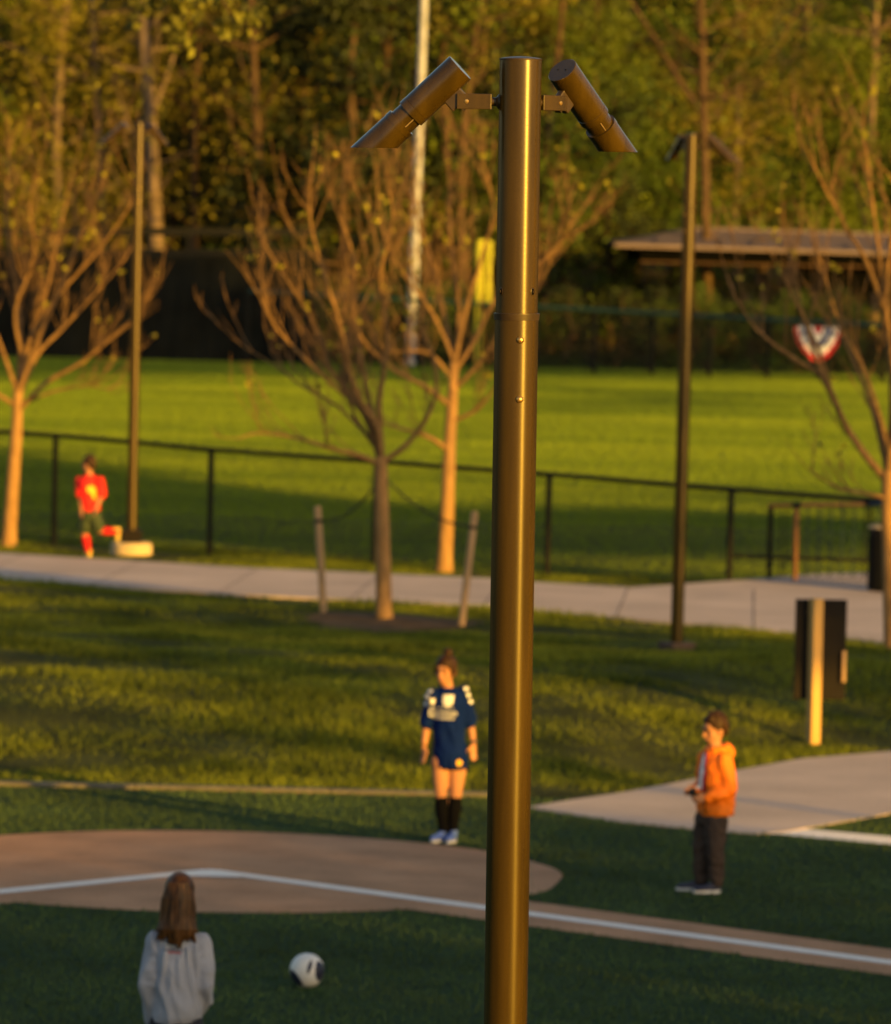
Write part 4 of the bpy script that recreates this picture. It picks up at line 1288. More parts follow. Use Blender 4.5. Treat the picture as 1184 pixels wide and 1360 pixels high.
# B: patchy crown over the upper bank
shade(41.5, 8, 0, [(-2.2, 6.35, 1.1, .55), (-.6, 6.75, 1.6, .55), (1.4, 7.0, 1.2, .40), (-1.5, 5.2, 2.0, .8), (1.6, 9.3, .85, 1.9), (2.0, 7.6, .6, .4), (-4.6, 7.2, 1.6, .40), (-2.5, 7.45, 1.5, .40), (-5.5, 6.95, .9, .25), (-.5, 7.35, 1.4, .35), (.6, 6.55, 1.2, .35), (-3.6, 6.9, .7, .22), (-1.0, 6.35, 1.7, .32), (-6.0, 6.62, 1.25, .24), (-6.6, 7.0, 1.3, .22), (-3.4, 6.55, .9, .25), (-5.0, 7.6, 1.4, .2), (.3, 7.95, 1.6, .22), (-2.0, 7.85, 1.2, .16), (1.1, 9.3, 1.2, 1.9), (.4, 6.15, 1.2, .28), (2.2, 6.5, 1.2, .35), (3.0, 7.1, 1.2, .3)], dens=90, leaf=.24)
_rb = random.Random(12)
shade(34, 6.3, 0, [(_rb.uniform(-2.6, 2.4), _rb.uniform(5.6, 6.75), _rb.uniform(.2, .6), _rb.uniform(.035, .10)) for _ in range(8)], dens=60, leaf=.14, dt=.9)
# C: the shade over the near half of the field
shade(55.5, 13, 0, [(-2.6, 10.6, 1.7, 1.2), (-.5, 11.4, 2.6, 1.6), (2.8, 11.3, 2.4, 1.0), (0, 9.6, 3.6, 1.0), (-3.0, 9.1, 1.8, .6), (.5, 8.95, 3.4, .5), (5.0, 9.3, 3.8, .80), (-6.3, 9.75, .75, .85), (-4.1, 10.0, .9, 1.1), (-6.2, 10.6, .8, .7), (-3.5, 11.3, 1.6, .9), (1.0, 10.6, 3.4, 1.0), (4.8, 12.0, 2.2, .8), (7.3, 12.7, 1.5, .6)], dens=170, leaf=.30)
shade(66, 9.4, 0, [(-3, 8.75, 3.2, .65), (1, 8.5, 3.4, .6), (0, 9.5, 2.2, .12), (-.5, 10.1, 2.0, .10), (2.5, 10.3, 2.6, .14), (24.5, 14.35, 5.0, .30), (30.5, 14.9, 4.5, .35)], dens=120, leaf=.20)
# D: the shade along the far fence
for i, u in enumerate((84, 90, 96, 102, 108, 114, 120, 126)):
    hi = [18.6, 21.3, 21.7, 18.6, 18.5, 18.3, 18.6, 18.7][i]; lo = [16.4, 16.4, 15.6, 16.0, 16.4, 16.6, 16.6, 16.6][i]
    shade(u, hi, 0, [(0, (hi + lo) / 2, 3.4, (hi - lo) / 2), (2.5, (hi + lo) / 2 - .2, 2.2, (hi - lo) / 2.2), (-2, (hi + lo) / 2 + .3, 1.8, (hi - lo) / 2.4)], dens=40, leaf=.4)

# ------------------------------------------------------------------ people
def fuse(name, mb, voxel, mat, parent, smooth=2, origin=None):
    me = mb.mesh(name)
    o = bpy.data.objects.new(name, me); col.objects.link(o)
    r_ = o.modifiers.new('r', 'REMESH'); r_.mode = 'VOXEL'; r_.voxel_size = voxel; r_.use_smooth_shade = True
    if smooth:
        s_ = o.modifiers.new('s', 'SMOOTH'); s_.factor = .5; s_.iterations = smooth
    dg = bpy.context.evaluated_depsgraph_get(); dg.update()
    m2 = bpy.data.meshes.new_from_object(o.evaluated_get(dg))
    bpy.data.objects.remove(o)
    m2.name = name
    m2.materials.clear(); m2.materials.append(mat)
    m2.polygons.foreach_set('use_smooth', np.ones(len(m2.polygons), dtype=bool))
    return link(name, m2, mat, parent)
from mathutils import noise as mnoise
def wrinkle(o, amp, sx=9.0, sz=5.0, seed=0.0, tilt=.5):
    me = o.data
    vn = [v.normal.copy() for v in me.vertices]
    for v, n in zip(me.vertices, vn):
        c = v.co
        p = V3((c.x * sx + c.z * tilt * 4, c.y * sx, c.z * sz + c.x * tilt * 3)) + V3((seed, seed * 1.7, seed * .3))
        k = 1 - 2 * abs(mnoise.noise(p)) + .5 * mnoise.noise(p * 2.3)
        v.co = c + n * (amp * (k - .3))
    me.update()
    return o
def basis_z(a):
    return Matrix.Rotation(a, 3, 'Z')
V3 = Vector
def hand(mb, w, d, th, s=1.0, curl=.5, nrm=None):
    d = d.normalized(); th = (th - d * th.dot(d)).normalized(); n = nrm if nrm else d.cross(th)
    B = Matrix((th, n, d)).transposed()
    mb.ell(w + d * .040 * s, (.035 * s, .016 * s, .047 * s), B, 10, 8)
    for i, ln in enumerate((.066, .074, .068, .052)):
        o = (.026 - .0175 * i) * s
        p0 = w + d * .068 * s + th * o
        dd = d.copy(); pts = [p0]
        for k, f in enumerate((.42, .33, .25)):
            dd = (dd + n * curl * .55).normalized(); pts.append(pts[-1] + dd * ln * f * s)
        mb.limb(pts, [.0088 * s, .0084 * s, .0078 * s, .0068 * s], 7)
    t0 = w + d * .018 * s + th * .024 * s
    mb.limb([t0, t0 + (d * .55 + th * .75) * .034 * s, t0 + (d * .85 + th * .55 + n * .25) * .058 * s], [.0115 * s, .0100 * s, .0078 * s], 7)
def head(mb, c, a, tilt=(0, 0), s=1.0):
    """c centre of skull, a facing turn (0 = towards the camera, negative = image left); returns frame"""
    B = basis_z(a) @ Matrix.Rotation(tilt[0], 3, 'X') @ Matrix.Rotation(tilt[1], 3, 'Y')
    P = lambda x, y, z: c + B @ V3((x * s, y * s, z * s))
    mb.ell(P(0, .012, .022), (.073 * s, .090 * s, .088 * s), B)
    mb.ell(P(0, -.010, -.030), (.060 * s, .070 * s, .075 * s), B)
    mb.ell(P(0, -.036, -.078), (.036 * s, .036 * s, .030 * s), B)            # jaw, chin
    mb.limb([P(0, -.078, .012), P(0, -.092, -.016), P(0, -.098, -.028)], [.008 * s, .010 * s, .012 * s], 8)   # nose
    mb.ell(P(0, -.078, -.057), (.022 * s, .010 * s, .009 * s), B, 10, 6)      # lips
    for sx in (-1, 1):
        mb.ell(P(sx * .073, .012, -.012), (.010 * s, .020 * s, .031 * s), B, 10, 8)  # ears
        mb.ell(P(sx * .032, -.070, .024), (.024 * s, .012 * s, .008 * s), B, 10, 6)  # brow
        mb.ell(P(sx * .040, -.052, -.022), (.020 * s, .018 * s, .016 * s), B, 10, 6) # cheek
    return P, B
def face(P, s, parent, hairmat):
    for sx in (-1, 1):
        MB().ell(P(sx * .030, -.0735, .002), (.0125 * s, .008 * s, .0075 * s), None, 10, 8).build('eye', MAT['eye'], parent, (0, 0, 0))
        MB().limb([P(sx * .016, -.084, .026), P(sx * .034, -.083, .030), P(sx * .050, -.070, .024)], [.004 * s, .0045 * s, .003 * s], 6).build('eyebrow', hairmat, parent, (0, 0, 0))
    MB().limb([P(-.020, -.083, -.058), P(0, -.090, -.057), P(.020, -.083, -.058)], [.003 * s, .0055 * s, .003 * s], 6).build('mouth', MAT['lip'], parent, (0, 0, 0))
def shoe(name, heel, toe, mat, solemat, parent, s=1.0, up=V3((0, 0, 1))):
    d = (toe - heel); ln = d.length; d.normalize(); sd = d.cross(up).normalized(); u = sd.cross(d)
    B = Matrix((d, sd, u)).transposed()
    mb = MB()
    mb.ell(heel + d * ln * .30 + u * .040 * s, (ln * .34, .034 * s, .040 * s), B, 14, 9)
    mb.ell(heel + d * ln * .66 + u * .030 * s, (ln * .36, .041 * s, .030 * s), B, 14, 9)
    mb.limb([heel + d * ln * .20 + u * .05 * s, heel + d * ln * .16 + u * .085 * s], [.034 * s, .036 * s], 10)
    o = fuse(name, mb, .007, mat, parent)
    m = MB(); n = 22; top = []; bot = []
    for k in range(n):
        a = 2 * math.pi * k / n; x = math.cos(a); w_ = .043 if x > 0 else .036
        p = heel + d * (ln * .5 + ln * .53 * x) + sd * (w_ * s * math.sin(a) * (1 - .12 * x * x))
        top.append(p + u * .022 * s); bot.append(p)
    m.add(top + bot, [(k, (k + 1) % n, n + (k + 1) % n, n + k) for k in range(n)], True)
    m.add(top, [tuple(range(n))]); m.add(bot, [tuple(range(n))[::-1]])
    m.build('sole', solemat, o, (0, 0, 0))
    for q in (.42, .52, .62):
        c_ = heel + d * ln * q + u * (.078 - .052 * (q - .30) * 1.6 - .004) * s
        MB().tube([c_ - sd * .018 * s, c_ + u * .004 * s, c_ + sd * .018 * s], .0035 * s, 5).build('lace', solemat, o, (0, 0, 0))
    return o
def bvh_of(o):
    me = o.data
    return BVHTree.FromPolygons([v.co.copy() for v in me.vertices], [tuple(p.vertices) for p in me.polygons])
def decal(name, polys, origin, ux, uy, view, target, mat, parent, lift=.004, sub=3):
    """flat polygons [(x,y)...] draped on the target along 'view'"""
    bm = bmesh.new()
    for poly in polys:
        vs = [bm.verts.new((x, y, 0)) for x, y in poly]
        try: bm.faces.new(vs)
        except Exception: pass
    bmesh.ops.triangulate(bm, faces=list(bm.faces))
    for _ in range(sub):
        bmesh.ops.subdivide_edges(bm, edges=[e for e in bm.edges if e.calc_length() > .014], cuts=1)
        bmesh.ops.triangulate(bm, faces=[f for f in bm.faces if len(f.verts) > 3])
    tree = bvh_of(target)
    v = view.normalized()
    for q in bm.verts:
        p = origin + ux * q.co.x + uy * q.co.y
        h = tree.ray_cast(p - v * .6, v)
        q.co = (h[0] - v * lift) if h[0] else p
    me = bpy.data.meshes.new(name); bm.to_mesh(me); bm.free()
    return link(name, me, mat, parent)
def rect(x0, y0, x1, y1): return [(x0, y0), (x1, y0), (x1, y1), (x0, y1)]
def text_decal(name, body, size, origin, ux, uy, view, target, mat, parent, lift=.005):
    cu = bpy.data.curves.new(name, 'FONT'); cu.body = body; cu.size = size; cu.align_x = 'CENTER'; cu.align_y = 'CENTER'
    cu.resolution_u = 3
    o = bpy.data.objects.new(name, cu); col.objects.link(o)
    dg = bpy.context.evaluated_depsgraph_get(); dg.update()
    me = bpy.data.meshes.new_from_object(o.evaluated_get(dg))
    bpy.data.objects.remove(o)
    polys = [[(me.vertices[i].co.x, me.vertices[i].co.y) for i in p.vertices] for p in me.polygons]
    return decal(name, polys, origin, ux, uy, view, target, mat, parent, lift, 1)

# --- player in the blue jersey
def player_blue():
    g = px(594, 1119, 0.0); g = V3((g.x, g.y, .008))
    a = R(-18)
    t = thing('person', 'person in a dark blue jersey and black socks standing behind the dirt', 'person', g, world_built=False)
    B = basis_z(a)
    b = MB()
    hc = V3((-.042, -.02, 1.335))
    P, HB = head(b, hc, R(-26), (R(6), R(4)), 1.0)
    b.limb([V3((-.02, .01, 1.16)), V3((-.03, 0, 1.25))], [.046, .044])
    b.stack([(V3((0.005, 0, .58)), .105, .080), (V3((.0, 0, .70)), .105, .080), (V3((-.005, 0, .82)), .098, .075), (V3((-.015, 0, 1.0)), .105, .075), (V3((-.02, 0, 1.13)), .095, .060), (V3((-.02, 0, 1.19)), .055, .045)], B)
    sl, sr = V3((-.135, 0, 1.135)), V3((.098, .02, 1.160))
    el, er = V3((-.178, .015, .905)), V3((.160, .03, .920))
    wl, wr = V3((-.196, -.03, .735)), V3((.188, -.01, .762))
    for s_, e_, w_ in ((sl, el, wl), (sr, er, wr)):
        b.limb([s_, s_.lerp(e_, .5), e_], [.034, .036, .033]); b.limb([e_, e_.lerp(w_, .4), w_], [.032, .031, .022])
    hand(b, wl, V3((.02, -.05, -1)), V3((.55, -.8, 0)), .92, .35)
    hand(b, wr, V3((-.03, -.08, -1)), V3((-.75, -.6, 0)), .92, -.35)
    hl, hr = V3((-.062, 0, .62)), V3((.068, 0, .62))
    kl, kr = V3((-.058, -.02, .385)), V3((.060, -.015, .385))
    al, ar = V3((-.030, .02, .07)), V3((.042, .02, .07))
    for h_, k_, an in ((hl, kl, al), (hr, kr, ar)):
        b.limb([h_, h_.lerp(k_, .5), k_], [.078, .068, .050]); b.limb([k_, k_.lerp(an, .35), an], [.048, .052, .030])
    body = fuse('body', b, .0075, MAT['skin'], t)
    face(P, 1.0, body, MAT['hair'])
    sh = MB()
    sh.stack([(V3((.014, 0, .578)), .140, .108), (V3((.010, 0, .66)), .138, .108), (V3((0, 0, .80)), .126, .100), (V3((-.012, 0, .95)), .128, .098), (V3((-.018, 0, 1.08)), .134, .096), (V3((-.02, 0, 1.150)), .118, .078), (V3((-.02, .005, 1.198)), .066, .058)], B)
    for s_, e_ in ((sl, el), (sr, er)):
        sh.limb([s_ + V3((0, 0, .004)), s_.lerp(e_, .5), s_.lerp(e_, .93)], [.052, .056, .059], 12)
    shirt = wrinkle(fuse('jersey', sh, .008, MAT['jersey'], t, 3), .008, 13, 7, 1.0)
    so = MB()
    so.stack([(V3((.010, 0, .57)), .120, .095), (V3((.008, 0, .66)), .110, .09)], B)
    for h_, k_ in ((hl, kl), (hr, kr)):
        so.limb([h_, h_.lerp(k_, .20)], [.072, .074], 12)
    shorts = fuse('shorts', so, .010, MAT['black_cloth'], t)
    for k_, an in ((kl, al), (kr, ar)):
        m = MB(); m.limb([k_.lerp(an, .16), k_.lerp(an, .4), an], [.055, .058, .037], 12); fuse('sock', m, .009, MAT['black_cloth'], t)
    shoe('shoe', V3((-.012, .05, 0)), V3((-.118, -.135, 0)), MAT['shoe_blue'], MAT['sole'], t)
    shoe('shoe', V3((.055, .05, 0)), V3((.010, -.165, 0)), MAT['shoe_blue'], MAT['sole'], t)
    hr_ = MB()
    hr_.ell(P(0, .018, .046), (.084, .092, .080), HB); hr_.ell(P(0, .060, -.005), (.074, .055, .080), HB)
    for sx in (-1, 1): hr_.ell(P(sx * .070, -.002, .018), (.018, .042, .056), HB, 10, 8); hr_.limb([P(sx * .066, -.045, .05), P(sx * .078, -.030, -.01), P(sx * .076, -.02, -.055)], [.010, .008, .004], 7)
    hr_.ell(P(.0, .030, .140), (.040, .036, .034), HB); hr_.ell(P(.004, .034, .118), (.026, .026, .03), HB)
    fuse('hair', hr_, .007, MAT['hair'], t, 1)
    # collar, crest, sponsor lettering, shoulder stripes
    Fv = B @ V3((0, 1, 0)); ux = B @ V3((1, 0, 0)); uy = V3((0, 0, 1))
    sy = [(-.045, .05), (.045, .05), (.045, -.015), (.03, -.04), (0, -.055), (-.03, -.04), (-.045, -.015)]
    decal('crest', [[(x * .92, y * .92) for x, y in sy]], V3((.012, 0, 1.105)), ux, uy, Fv, shirt, MAT['white'], shirt)
    decal('maker_mark', [[(x * .40 + .0, y * .45) for x, y in sy]], V3((-.118, 0, 1.095)), ux, uy, Fv, shirt, MAT['grey_print'], shirt)
    text_decal('sponsor_lettering', 'Qummm', .062, V3((-.03, 0, 1.012)), ux, uy, Fv, shirt, MAT['white'], shirt)
    decal('sponsor_frame', [rect(-.105, -.036, .095, -.031), rect(-.085, -.050, .09, -.045), rect(-.112, -.03, -.106, .03), rect(-.10, .034, .09, .038)], V3((-.03, 0, 1.012)), ux, uy, Fv, shirt, MAT['white'], shirt)
    for s_, e_, sg in ((sl, el, -1), (sr, er, 1)):
        for k in range(3):
            o = s_.lerp(e_, .03 + .20 * k) + V3((sg * (.004 + .010 * k), 0, .0))
            vw = (V3((-sg * .55, .65, -.62))).normalized()
            d_ = (e_ - s_).normalized(); sd = vw.cross(d_).normalized()
            decal('shoulder_stripe', [rect(-.030, -.016, .030, .016)], o + V3((0, 0, .02)), sd, -d_, vw, shirt, MAT['white'], shirt)
    decal('hem_badge', [[(.022 * math.cos(k * .6), .026 * math.sin(k * .6)) for k in range(10)]], V3((.115, 0, .625)), ux, uy, Fv, shirt, MAT['gold'], shirt)
    MB().lathe([(.027, -.011), (.030, 0), (.027, .011)], wr + V3((0, 0, .02)), (wr - er), 14).build('wristband', MAT['shoe_navy'], t, (0, 0, 0))
    MB().lathe([(.025, -.005), (.028, 0), (.025, .005)], wl + V3((0, 0, .015)), (wl - el), 14).build('wristband', MAT['hair'], t, (0, 0, 0))
    return t
player_blue()

# --- boy in the orange jacket
def boy_orange():
    g = px(938, 1186, 0.0); g = V3((g.x, g.y, .008))
    t = thing('person', 'person in an orange jacket and dark trousers standing on the turf', 'person', g, world_built=False)
    a = R(-58); B = basis_z(a)
    b = MB()
    P, HB = head(b, V3((.030, 0, 1.19)), R(-62), (R(12), 0), .98)
    b.limb([V3((.045, 0, 1.0)), V3((.04, 0, 1.10))], [.045, .042])
    b.stack([(V3((.02, 0, .50)), .10, .085), (V3((.025, 0, .65)), .11, .085), (V3((.035, 0, .85)), .125, .09), (V3((.045, 0, .99)), .11, .07), (V3((.045, 0, 1.03)), .06, .05)], B)
    s1, e1, w1 = V3((.105, -.10, .975)), V3((.150, -.125, .765)), V3((-.020, -.19, .705))
    s2, e2, w2 = V3((-.025, .10, .975)), V3((-.03, .10, .77)), V3((-.100, -.04, .735))
    for s_, e_, w_ in ((s1, e1, w1), (s2, e2, w2)):
        b.limb([s_, e_], [.042, .034]); b.limb([e_, w_], [.033, .022])
    hand(b, w1, V3((-1, -.15, -.12)), V3((0, .1, 1)), .85, .75, V3((.1, 1, 0)))
    hand(b, w2, V3((-.85, -.5, .05)), V3((.1, .1, 1)), .85, -.6, V3((-.5, .85, 0)))
    h1, k1, a1 = V3((.055, -.055, .53)), V3((.060, -.06, .30)), V3((.075, -.055, .075))
    h2, k2, a2 = V3((-.005, .055, .53)), V3((-.040, .05, .30)), V3((-.035, .06, .075))
    for h_, k_, an in ((h1, k1, a1), (h2, k2, a2)):
        b.limb([h_, k_], [.07, .048]); b.limb([k_, an], [.046, .030])
    body = fuse('body', b, .0075, MAT['skin'], t)
    face(P, .98, body, MAT['hair'])
    j = MB()
    j.stack([(V3((.055, 0, .565)), .150, .120), (V3((.055, 0, .62)), .158, .130), (V3((.055, 0, .76)), .155, .130), (V3((.055, 0, .89)), .150, .122), (V3((.052, 0, .98)), .128, .098), (V3((.048, 0, 1.035)), .085, .075)], B)
    for s_, e_, w_ in ((s1, e1, w1), (s2, e2, w2)):
        j.limb([s_, s_.lerp(e_, .5), e_], [.060, .062, .056], 12); j.limb([e_, e_.lerp(w_, .5), e_.lerp(w_, .92)], [.056, .052, .040], 12)
    for k in range(14):       # the rolled hood round the neck
        an = 2 * math.pi * k / 14
        c_ = V3((.048, 0, 1.045)) + B @ V3((.075 * math.cos(an), .072 * math.sin(an) + .012, .012 * math.sin(an)))
        j.ell(c_, (.030, .030, .032), None, 8, 6)
    j.ell(V3((.048, 0, 1.02)) + B @ V3((0, .095, 0)), (.085, .04, .055), B)
    jk = wrinkle(fuse('jacket', j, .008, MAT['jacket'], t, 3), .009, 11, 12, 2.0)
    Fv = B @ V3((0, 1, 0)); ux = B @ V3((1, 0, 0)); uy = V3((0, 0, 1))
    decal('shirt_front', [[(-.030, .115), (.012, .115), (.030, -.02), (.024, -.14), (-.030, -.14)]], V3((.04, 0, .90)), ux, uy, Fv, jk, MAT['grey_print'], jk, .003)
    decal('jacket_lining', [[(.008, .130), (.032, .130), (.060, -.02), (.052, -.24), (.022, -.24), (.030, -.02)], [(-.050, .12), (-.028, .12), (-.028, -.24), (-.048, -.24)]], V3((.04, 0, .90)), ux, uy, Fv, jk, MAT['red'], jk, .006)
    decal('zip_edge', [[(.060, -.02), (.070, -.02), (.062, -.32), (.052, -.32)]], V3((.04, 0, .90)), ux, uy, Fv, jk, MAT['black_cloth'], jk, .005)
    tr = MB()
    tr.stack([(V3((.03, 0, .49)), .125, .10), (V3((.03, 0, .60)), .125, .10)], B)
    for h_, k_, an in ((h1, k1, a1), (h2, k2, a2)):
        tr.limb([h_, h_.lerp(k_, .6), k_], [.088, .076, .066], 12); tr.limb([k_, k_.lerp(an, .5), an + V3((0, 0, .012))], [.066, .060, .056], 12)
    wrinkle(fuse('trousers', tr, .008, MAT['trousers'], t, 2), .009, 10, 13, 3.0)
    shoe('shoe', V3((.100, -.055, 0)), V3((-.095, -.105, 0)), MAT['shoe_navy'], MAT['sole'], t, .95)
    shoe('shoe', V3((-.010, .07, 0)), V3((-.215, .045, 0)), MAT['shoe_navy'], MAT['sole'], t, .95)
    h = MB()
    h.ell(P(0, .026, .040), (.085, .092, .085), HB); h.ell(P(0, .068, .005), (.072, .048, .075), HB)
    rnd = random.Random(3)
    for k in range(46):
        an = rnd.uniform(0, 6.28); e_ = rnd.uniform(.15, 1.4)
        q = V3((math.cos(an) * math.cos(e_) * .083, .022 + math.sin(an) * math.cos(e_) * .09, .045 + math.sin(e_) * .083))
        if q.y < -.03 and q.z < .075: continue
        h.ell(P(*q), (.016, .016, .014), None, 7, 5)
    for sx in (-1, 1): h.ell(P(sx * .070, .015, .025), (.014, .034, .040), HB, 10, 8)
    h.ell(P(0, -.040, .082), (.060, .030, .026), HB, 10, 7)
    fuse('hair', h, .007, MAT['hair'], t, 1)
    ph = thing('handheld_device', 'small dark device held by the person in the orange jacket', 'device', g, world_built=False)
    MB().box(V3((-.118, -.155, .735)), (.030, .085, .055), Matrix.Rotation(R(25), 3, 'Z') @ Matrix.Rotation(R(-35), 3, 'Y'), bevel=.006).build('device_case', MAT['black'], ph)
    MB().box(V3((-.112, -.150, .766)), (.022, .060, .006), Matrix.Rotation(R(25), 3, 'Z') @ Matrix.Rotation(R(-35), 3, 'Y')).build('device_face', MAT['panel'], ph)
    return t
boy_orange()

# --- running boy in red
def boy_red():
    g = px(115.5, 740.5, .12); g = V3((g.x, g.y, .122))
    t = thing('person', 'person in a red jersey running along the far path', 'person', g, world_built=False)
    a = R(-140); B = basis_z(a)          # back three-quarters to the camera, heading left
    b = MB()
    P, HB = head(b, V3((-.005, .0, 1.215)), R(-125), (R(8), 0), .98)
    b.limb([V3((.015, 0, 1.03)), V3((.005, 0, 1.14))], [.045, .042])
    b.stack([(V3((.04, 0, .52)), .11, .085), (V3((.035, 0, .68)), .11, .085), (V3((.025, 0, .85)), .125, .09), (V3((.015, 0, 1.0)), .12, .07), (V3((.015, 0, 1.06)), .06, .05)], B)
    s1, e1, w1 = V3((.150, -.03, 1.0)), V3((.175, -.08, .80)), V3((.120, -.13, .665))
    s2, e2, w2 = V3((-.115, .02, .99)), V3((-.090, -.03, .79)), V3((-.080, -.06, .615))
    for s_, e_, w_ in ((s1, e1, w1), (s2, e2, w2)):
        b.limb([s_, e_], [.042, .034]); b.limb([e_, w_], [.033, .022])
    hand(b, w1, V3((-.35, -.2, -.9)), V3((-.6, .5, 0)), .85, .5)
    hand(b, w2, V3((-.02, -.1, -1)), V3((-.5, .6, 0)), .85, .5)
    h1, k1, a1 = V3((-.01, .02, .53)), V3((-.035, .0, .325)), V3((.010, .03, .09))
    h2, k2, a2 = V3((.09, -.02, .53)), V3((.165, -.05, .355)), V3((.385, -.02, .345))
    for h_, k_, an in ((h1, k1, a1), (h2, k2, a2)):
        b.limb([h_, k_], [.07, .048]); b.limb([k_, k_.lerp(an, .4), an], [.046, .048, .030])
    body = fuse('body', b, .0075, MAT['skin'], t)
    face(P, .98, body, MAT['hair'])
    sh = MB()
    sh.stack([(V3((.035, 0, .60)), .125, .105), (V3((.035, 0, .70)), .13, .11), (V3((.025, 0, .85)), .14, .11), (V3((.015, 0, .98)), .140, .095), (V3((.012, 0, 1.04)), .10, .075), (V3((.012, 0, 1.075)), .06, .055)], B)
    for s_, e_ in ((s1, e1), (s2, e2)):
        sh.limb([s_, s_.lerp(e_, .5), s_.lerp(e_, .85)], [.058, .062, .064], 12)
    shirt = wrinkle(fuse('jersey', sh, .008, MAT['red_jersey'], t, 3), .009, 12, 7, 4.0)
    so = MB(); so.stack([(V3((.04, 0, .50)), .13, .11), (V3((.04, 0, .62)), .125, .105)], B)
    for h_, k_ in ((h1, k1), (h2, k2)): so.limb([h_, h_.lerp(k_, .75)], [.092, .085], 12)
    fuse('shorts', so, .010, MAT['green_short'], t)
    for k_, an in ((k1, a1), (k2, a2)):
        m = MB(); m.limb([k_.lerp(an, .25), k_.lerp(an, .5), an], [.053, .052, .036], 12); fuse('sock', m, .009, MAT['sock_red'], t)
    shoe('shoe', V3((.035, .04, .0)), V3((-.005, -.16, .005)) if False else V3((-.03, .20, 0)), MAT['shoe_yellow'], MAT['shoe_yellow'], t, .95)
    shoe('shoe', V3((.430, -.02, .395)), V3((.415, .0, .205)), MAT['shoe_yellow'], MAT['shoe_yellow'], t, .95, up=V3((-1, 0, .1)))
    vw = V3((0.05, 1, 0)); 
    # gold print on the back
    decal('gold_print', [[(-.06, .06), (-.01, .09), (.055, .06), (.075, -.02), (.05, -.10), (.02, -.06), (.0, -.01), (-.05, .01)]], V3((.05, 0, .85)), V3((1, 0, 0)), V3((0, 0, 1)), vw, shirt, MAT['gold'], shirt)
    h = MB()
    h.ell(P(0, .028, .038), (.085, .092, .086), HB); h.ell(P(0, .070, -.01), (.070, .045, .075), HB)
    for sx in (-1, 1): h.ell(P(sx * .070, .015, .02), (.014, .034, .045), HB, 10, 8)
    fuse('hair', h, .007, MAT['hair'], t, 1)
    return t
boy_red()

